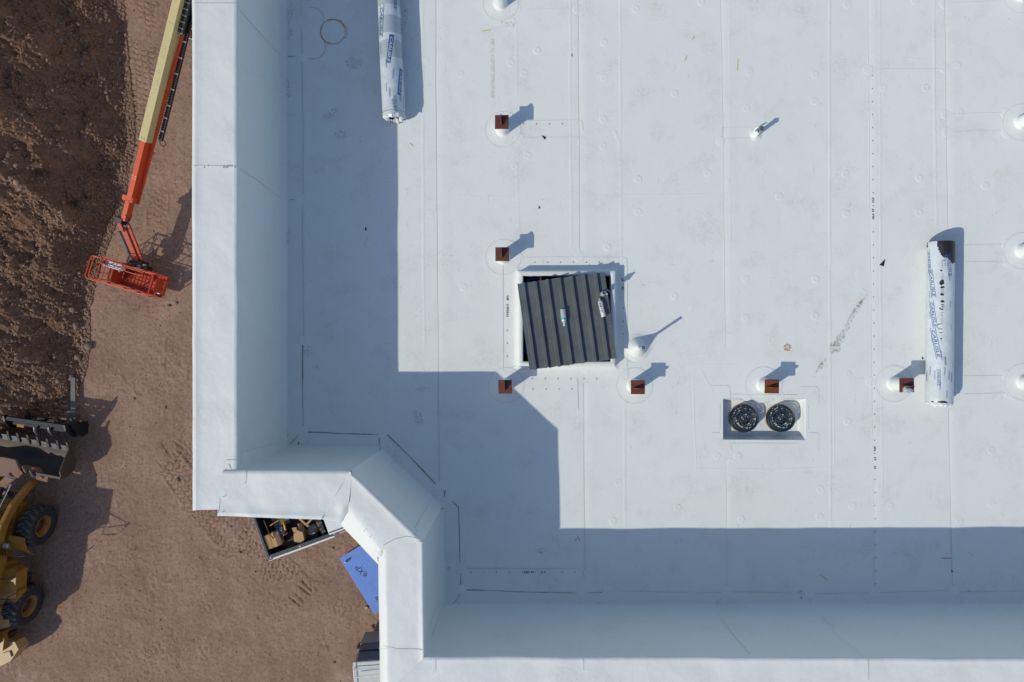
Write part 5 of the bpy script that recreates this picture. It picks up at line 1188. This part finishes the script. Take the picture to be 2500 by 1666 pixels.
for k in range(14): b.lathe([(.016, 0), (.016, .03), (.001, .035)], 6, m=1, c= K3(-.72 + .045 * k + rnd.uniform(-.01, .01), BWy - .12 + rnd.uniform(-.07, .07), ZB - .02))
b.box(K3(-.70, BWy - .11, ZB - .015), (.12, .12, .02), brm, 1); b.build('control_box', [M['label'], M['scrap']], lift_)
b = MB(); b.lathe([(.03, 0), (.03, .03), (.001, .04)], 10, K3(-.12, BWy - .26, ZB - .05)); b.build('emergency_button', M['mach_or'], lift_)
# turntable and chassis, mostly under the eaves
b = MB(); tx, ty = B_.x + .35, B_.y; 
def W(x, y, z): return Vector((x, y, z)) - lo
b.box(W(tx, 13.4, 1.35), (2.3, 2.6, .9), None, 0, .15); b.box(W(-11.35, 12.2, .72), (1.9, 3.1, .42), None, 0, .08); b.box(W(-12.62, 11.6, 1.02), (.16, 1.0, .30), Matrix.Rotation(-.12, 3, 'Z'), 0, .02); b.tube([W(-12.72, 11.05, 1.05), W(-12.45, 11.0, 1.0)], .06, 10); b.build('turntable_chassis', M['orange'], lift_)
for x, y in ((-12.35, 11.15), (-10.4, 11.15), (-12.35, 13.5), (-10.4, 13.5)): wheel('wheel', lift_, W(x, y, .45), .45, .34, .22, -1 if x < -11.4 else 1, 14)
b = MB(); b.tube([W(-12.85, 11.0, .95), W(-12.4, 10.92, .92)], .03, 8); b.tube([W(-12.7, 11.25, 1.1), W(-12.3, 11.2, 1.1)], .02, 8); b.build('steering_rod', M['chrome'], lift_)
# things left in the basket
b = MB(); b.lathe([(.10, 0), (.105, .02), (.08, .06), (.03, .08), (.001, .08)], 16); o = b.build('hard_hat', M['orangedark']); o.location = K3(.52, BWy - .24, ZF + .03) + lo; tag(o, 'dull orange hard hat on the floor of the orange basket, near its arm side', 'hard hat')
b = MB(); b.lathe([(.10, -.0), (.11, .04), (.07, .08), (.001, .09)], 10); b.v = [(x * (1 + .4 * mnoise.noise(Vector((x * 20, y * 20, z * 9)))), y * (1 + .4 * mnoise.noise(Vector((x * 20, y * 20 + 5, z * 9)))), z) for x, y, z in b.v]; o = b.build('plastic_bag', M['crumple']); o.location = K3(.93, -.24, ZF + .03) + lo; tag(o, 'white crumpled plastic bag in the lower right corner of the orange basket', 'bag')

# ---- pickup truck
def truck_frame(name, anchor_world, anchor_local, rz):
    m_ = Matrix.Rotation(rz, 3, 'Z'); o = anchor_world - m_ @ Vector(anchor_local); e = empty(name, (o.x, o.y, 0), rz); return e, (Matrix.Translation((o.x, o.y, 0)) @ Matrix.Rotation(rz, 4, 'Z'))
pk, PM = truck_frame('pickup_truck', P(655, 1369, 1.42), (.98, -2.95, 1.42), math.radians(-69.6)); PI_ = PM.inverted()
tag(pk, 'white pickup truck with a black bed full of tools, half hidden by the roof edge', 'pickup truck')
def PL(px, py, z): return PI_ @ P(px, py, z)
Yt, Yc = -2.95, -.42      # tailgate, back of cab
b = MB(); hw = .99
for sx in (1, -1): b.box((sx * (hw - .01), (Yt + Yc) / 2 + .02, .99), (.08, Yc - Yt - .06, .82), None, 0, .02); b.box((sx * (hw - .015), Yt + .10, .98), (.08, .2, .84), None, 0, .03)
b.box((0, Yt - .02, .98), (1.70, .05, .74), None, 0, .02)
prof = [(-hw, Yc), (hw, Yc), (hw, 2.75), (hw - .12, 3.0), (-hw + .12, 3.0), (-hw, 2.75)]; b.prism(prof, .45, 1.12, 0, [(x * .985, y) for x, y in prof]); 
b.prism([(-.93, 1.45), (.93, 1.45), (.90, 2.90), (-.90, 2.90)], 1.12, 1.28, 0, [(-.88, 1.35), (.88, 1.35), (.80, 2.80), (-.80, 2.80)])
b.prism([(-.97, Yc + .02), (.97, Yc + .02), (.97, 1.25), (-.97, 1.25)], 1.12, 1.28, 0); b.build('body', M['whitepaint'], pk)
b = MB(); b.prism([(-.955, Yc + .03), (.955, Yc + .03), (.955, 1.4), (-.955, 1.4)], 1.275, 1.86, 0, [(-.78, Yc + .15), (.78, Yc + .15), (.76, .80), (-.76, .80)]); b.build('cab_glass', M['glass'], pk)
b = MB(); b.box((0, (Yc + .9) / 2, 1.885), (1.60, 1.30, .06), None, 0, .03)
def pillar(x0, y0, z0, x1, y1, z1, w_=.07): b.tube([(x0, y0, z0), (x1, y1, z1)], w_ / 2, 6)
for sx in (1, -1):
    b.box((sx * .72, .25, 1.922), (.035, 1.25, .012), None, 1)
    for (y0, y1) in ((Yc + .03, Yc + .16), (.28, .26), (1.4, .82)): pillar(sx * .965, y0, 1.27, sx * .79, y1, 1.88)
b.build('cab_roof', [M['whitepaint'], M['blacksteel']], pk)
b = MB(); b.box((0, Yt + .03, 1.35), (1.76, .10, .09), None, 0, .02)
for sx in (1, -1): b.box((sx * (hw - .105), (Yt + Yc) / 2, 1.40), (.14, Yc - Yt - .02, .05), None, 0, .015)
b.box((0, Yc - .03, 1.36), (1.8, .10, .08), None, 0, .015); b.build('bed_rail_cap', M['railplastic'], pk)
b = MB(); b.box((0, (Yt + Yc) / 2, .80), (1.86, Yc - Yt - .1, .04))
for sx in (1, -1): b.box((sx * .90, (Yt + Yc) / 2, 1.08), (.04, Yc - Yt - .1, .54)); b.box((sx * .80, -1.55, .93), (.22, .9, .24), None, 0, .04)
b.box((0, Yt + .07, 1.08), (1.82, .06, .54)); b.box((0, Yc - .08, 1.08), (1.82, .05, .54))
for k in range(11): b.box((-.75 + .15 * k, (Yt + Yc) / 2, .828), (.06, Yc - Yt - .14, .02))
b.build('bed_liner', M['bedliner'], pk)
for sx in (1, -1):
    for y in (-1.62, 2.05): wheel('wheel', pk, (sx * .86, y, .39), .39, .26, .24, sx, 26)
b = MB(); b.box((0, Yt - .08, .62), (1.75, .10, .16), None, 0, .04); b.box((0, 3.06, .62), (1.8, .16, .28), None, 0, .05); b.build('bumper', M['chrome'], pk)
for sx in (1, -1): b = MB(); b.box((sx * .97, Yt + .03, 1.12), (.07, .12, .36), None, 0, .02); b.build('tail_lamp', M['red'], pk)
for sx in (1, -1): b = MB(); b.box((sx * .78, 3.0, .98), (.30, .10, .18), None, 0, .03); b.build('headlamp', M['label'], pk)
for sx in (1, -1): b = MB(); b.box((sx * 1.12, 1.25, 1.3), (.22, .12, .18), None, 0, .04); b.build('door_mirror', M['blacksteel'], pk)
b = MB(); c = PL(732, 1334, 1.43); b.box(c, (.03, .05, .012)); b.box(c + Vector((.03, 0, 0)), (.012, .05, .012)); b.box(PL(661, 1363, 1.43), (.05, .04, .012)); b.build('rail_cap_clip', M['label'], pk)
# cargo, each piece its own thing
def cargo(o_name, label, cat, px, py, z, rot, fn, mats, parts=None):
    e = empty(o_name, P(px, py, z), rot); tag(e, label, cat); fn(e); return e
zf = .85; trz = math.radians(20.4)
def boxpart(e, nm, m, items):
    b = MB()
    for it in items: b.box(*it)
    return b.build(nm, m, e)
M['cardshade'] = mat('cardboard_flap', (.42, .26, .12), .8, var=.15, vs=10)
e = empty('cardboard_box', P(675, 1312, zf), trz); tag(e, 'wide cardboard box with folded flaps, nearest the tailgate of the pickup bed', 'box')
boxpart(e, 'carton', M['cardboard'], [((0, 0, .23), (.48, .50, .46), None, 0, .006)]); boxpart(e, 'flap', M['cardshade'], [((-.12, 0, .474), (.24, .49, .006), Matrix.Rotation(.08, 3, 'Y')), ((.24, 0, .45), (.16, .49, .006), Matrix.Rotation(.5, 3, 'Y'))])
boxpart(e, 'torn_tape', M['label'], [((-.06, .10, .488), (.05, .012, .002), Matrix.Rotation(.7, 3, 'Z')), ((-.04, .06, .490), (.06, .010, .002), Matrix.Rotation(-.5, 3, 'Z'))])
e = empty('cardboard_box', P(738, 1302, zf), trz - .2); tag(e, 'crushed cardboard box lying on its side beside the coil of hose in the pickup bed', 'box')
b = MB(); pp = [(-.19, -.16), (.05, -.27), (.20, -.17), (.19, .12), (.02, .22), (-.16, .12)]; b.prism(pp, 0, .42, 0, [(x * .95, y * .95) for x, y in pp]); b.prism([(.02, .22), (.19, .12), (.10, .38), (-.04, .40)], .1, .22); b.build('carton', M['cardboard'], e)
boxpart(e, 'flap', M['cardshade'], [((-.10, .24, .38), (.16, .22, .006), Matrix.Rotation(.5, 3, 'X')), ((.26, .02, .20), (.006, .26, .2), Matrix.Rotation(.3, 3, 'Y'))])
e = empty('plate_compactor', P(694, 1292, zf), trz); tag(e, 'orange and black petrol compactor standing amid the cartons in the pickup bed', 'compactor')
boxpart(e, 'base_plate', M['greyplate'], [((.02, .38, .06), (.62, .50, .05), None, 0, .02), ((.0, .38, .10), (.5, .04, .06), None, 0, .01)])
boxpart(e, 'engine', M['greyplate'], [((-.10, 0, .30), (.22, .24, .24), None, 0, .06), ((-.10, 0, .44), (.14, .16, .04), None, 0, .03)])
boxpart(e, 'engine_block', M['blacksteel'], [((.10, .04, .26), (.24, .32, .26), None, 0, .04), ((.04, .18, .3), (.34, .06, .1), None, 0, .02)])
b = MB(); b.tube([(-.22, .10, .44), (-.24, .06, .46), (-.22, -.14, .46), (-.18, -.18, .44)], .030, 8); b.tube([(.30, .45, .48), (.27, .20, .50), (.25, .02, .48)], .040, 8); b.tube([(-.25, .34, .42), (.1, .42, .42)], .02, 6); b.build('orange_guard', M['mach_or'], e)
b = MB(); b.tube([(-.30, .62, .62), (-.29, .1, .6), (-.26, -.12, .5)], .018, 6); b.tube([(.20, .62, .62), (.19, .25, .58), (.18, -.08, .45)], .020, 6); b.build('handle', M['hose'], e)
boxpart(e, 'carburettor', M['red'], [((.12, -.15, .30), (.07, .06, .05), None, 0, .01), ((.18, -.13, .31), (.06, .05, .04))]); boxpart(e, 'fuel_valve', M['chrome'], [((.05, -.15, .31), (.07, .05, .05), None, 0, .01), ((.07, .05, .42), (.05, .04, .03)), ((.10, .12, .40), (.03, .03, .03))])
e = empty('grey_sack', P(766, 1297, zf), 0); tag(e, 'pale grey sack lying under the coil of black hose in the pickup bed', 'sack')
b = MB(); b.lathe([(.20, 0), (.23, .06), (.20, .14), (.10, .19), (.001, .2)], 18); b.v = [(x * (.85 + .3 * mnoise.noise(Vector((x * 8, y * 8, z * 6)))), y * 1.25 * (1 + .3 * mnoise.noise(Vector((x * 8, y * 8 + 2, z * 6)))), z) for x, y, z in b.v]; b.build('sack_body', M['bag'], e)
b = MB()
for k in range(4): r_ = .12 + .012 * (k % 3); b.tube([(r_ * math.cos(2 * PI * i / 20) + .008 * k, r_ * 1.05 * math.sin(2 * PI * i / 20) + .01 * k, .0 + .014 * k + .008 * math.sin(i)) for i in range(20)], .011, 6, closed=True)
b.tube([(.1, -.1, .02), (.12, -.25, -.05), (-.06, -.33, -.12), (-.2, -.28, -.16)], .010, 6); b.tube([(-.1, .1, .03), (-.16, .28, .02), (0, .42, -.02)], .010, 6)
o = b.build('hose_coil', M['hose']); o.location = P(764, 1290, zf + .23); tag(o, 'coil of black hose on the grey sack in the pickup bed', 'hose')
for px, py, L, a, lab in ((742, 1276, .42, -.75, 'short pale timber offcut slanting down beside the hose coil in the pickup bed'), (756, 1273, .34, .85, 'short pale timber offcut slanting up against the other one in the pickup bed')):
    b = MB(); b.box((0, 0, 0), (L, .07, .05), None, 0, .004); o = b.build('timber_offcut', M['cardboard']); o.location = P(px, py, zf + .36); o.rotation_euler = (0, .1, a); tag(o, lab, 'timber', 'timber offcuts in the pickup bed')
b = MB(); b.box((0, 0, 0), (.75, .09, .06), None, 0, .004); o = b.build('timber_plank', M['wood']); o.location = P(779, 1284, zf + .10); o.rotation_euler = (0, 0, math.radians(-64)); tag(o, 'long brown plank along the cab end of the pickup bed', 'timber')
b = MB()
for k in range(7): b.tube([(-.22, -.10 + .035 * k, .03), (.0, -.08 + .022 * k, .05), (.22, -.03 + .010 * k, .03)], .012, 5)
b.box((-.02, -.18, .02), (.46, .10, .03), Matrix.Rotation(.2, 3, 'Z'), 0, .01); o = b.build('stake_bundle', mat('grey_wood_stakes', (.13, .10, .08), .8, var=.4, vs=20)); o.location = P(706, 1322, zf); o.rotation_euler = (0, 0, .45); tag(o, 'bundle of grey wooden stakes on the pickup bed floor beside the cartons', 'stakes')
e = empty('tool_case', P(792, 1277, zf + .05), math.radians(-69.6)); tag(e, 'long black tool case against the front wall of the pickup bed', 'tool case'); boxpart(e, 'case_body', M['blacksteel'], [((0, 0, .18), (.9, .14, .34), None, 0, .03)]); boxpart(e, 'case_latch', M['greyplate'], [((-.1, 0, .36), (.04, .13, .02)), ((.22, 0, .36), (.04, .13, .02))])

# ---- blue insulation board on blocks, with a small bottle
c0, c1, c2 = P(829, 1364, .27), P(880, 1332, .27), P(912, 1499, .27); ub = (c1 - c0).normalized(); vb = Vector((ub.y, -ub.x, 0)); 
if vb.dot(c2 - c0) < 0: vb = -vb
bw, bl = 1.22, 2.44; org = c0 + ub * bw / 2 + vb * bl / 2; be = empty('foam_board', (org.x, org.y, 0), math.atan2(ub.y, ub.x)); tag(be, 'bright blue foam insulation board lying at the inner corner of the building', 'foam board')
boxpart(be, 'board_panel', M['boardblue'], [((0, 0, .245), (bw, bl, .05), None, 0, .002)])
BI = (Matrix.Translation((org.x, org.y, 0)) @ Matrix.Rotation(math.atan2(ub.y, ub.x), 4, 'Z')).inverted()
b = MB()
def btext(s_, px, py, size, rot=0.0):
    vs, fs = text_mesh(s_, size, .2); c = BI @ P(px, py, .271); rd = BI.to_3x3() @ Vector((-vb.x, -vb.y, 0)); rd = Matrix.Rotation(rot, 3, 'Z') @ rd; updir = Vector((-rd.y, rd.x, 0))
    b.add([Vector((c.x, c.y, .2722)) + rd * x + updir * y for x, y in vs], fs)
btext('eXP', 883, 1396, .30, .12); btext('extruded polystyrene', 890, 1390, .045, .12); btext('eXP', 933, 1470, .30, .12)
for k in range(34):
    c = Vector((rnd.uniform(-.55, .55), rnd.uniform(-1.15, 1.15), .2715)); b.box(c, (.016, .016, .001))
b.build('board_print', M['navy'], be)
b = MB()
for y in (-.9, 0, .9): b.box((0, y, .11), (1.0, .09, .22), None, 0, .004)
b.build('timber_bearer', M['wood'], be)
bottle('small_bottle', P(844, 1372, .272), P(843, 1373, .45), .045, 'small pale round bottle standing on the near corner of the blue board', cat='bottle', band=False)
b = MB(); b.box((0, 0, .04), (.12, .10, .08), None, 0, .004); o = b.build('wood_block', M['cardboard']); o.location = P(895, 1483, 0); o.rotation_euler = (0, 0, .35); tag(o, 'small pale wooden block on the dirt beside the edge of the blue board', 'wood block')

# ---- van at the bottom edge
vn, VM = truck_frame('utility_van', P(863, 1633, 1.95), (-.86, .0, 1.95), math.radians(5.0)); VI = VM.inverted(); tag(vn, 'grey van with a dusty white roof and roof rack, mostly hidden at the bottom edge', 'van')
b = MB(); b.prism([(-.98, -3.6), (.98, -3.6), (.98, .25), (.80, .58), (-.80, .58), (-.98, .25)], .35, 1.15, 0, [(-.95, -3.6), (.95, -3.6), (.94, .22), (.78, .52), (-.78, .52), (-.94, .22)])
b.build('body', M['greypaint'], vn)
b = MB(); b.prism([(-.93, -3.55), (.93, -3.55), (.92, .20), (.76, .50), (-.76, .50), (-.92, .20)], 1.14, 1.88, 0, [(-.84, -3.5), (.84, -3.5), (.83, .12), (.72, .24), (-.72, .24), (-.83, .12)]); b.build('rear_window', mat('tinted_rear_window', (.075, .078, .09), .25, spec=.6), vn)
b = MB(); b.box((0, .40, 1.48), (1.5, .03, .05), Matrix.Rotation(-.9, 3, 'X')); b.build('window_trim', M['blacksteel'], vn)
b = MB(); b.box((0, -1.65, 1.90), (1.76, 3.72, .07), None, 0, .03); b.build('roof', M['dirtywhite'], vn)
b = MB()
for sx in (1, -1): b.tube([(sx * .84, .12, 2.02), (sx * .84, -3.4, 2.02)], .018, 7)
for y in (.0, -.9, -1.8, -2.7): b.tube([(-.84, y, 2.05), (.84, y, 2.05)], .016, 7); b.tube([(-.84, y, 1.92), (-.84, y, 2.05)], .014, 6); b.tube([(.84, y, 1.92), (.84, y, 2.05)], .014, 6)
b.tube([(-.80, -.22, 2.12), (.84, -.14, 2.12)], .016, 7)
b.build('roof_rack', M['whitepaint'], vn)
for sx in (1, -1): b = MB(); b.box((sx * .86, .40, 1.05), (.12, .16, .28), Matrix.Rotation(sx * .5, 3, 'Z'), 0, .04); b.build('corner_lamp', mat('dark_red_lamp', (.10, .015, .01), .3), vn)
for sx in (1, -1):
    for y in (-.45, -2.9): wheel('wheel', vn, (sx * .86, y, .35), .35, .22, .21, sx, 26)
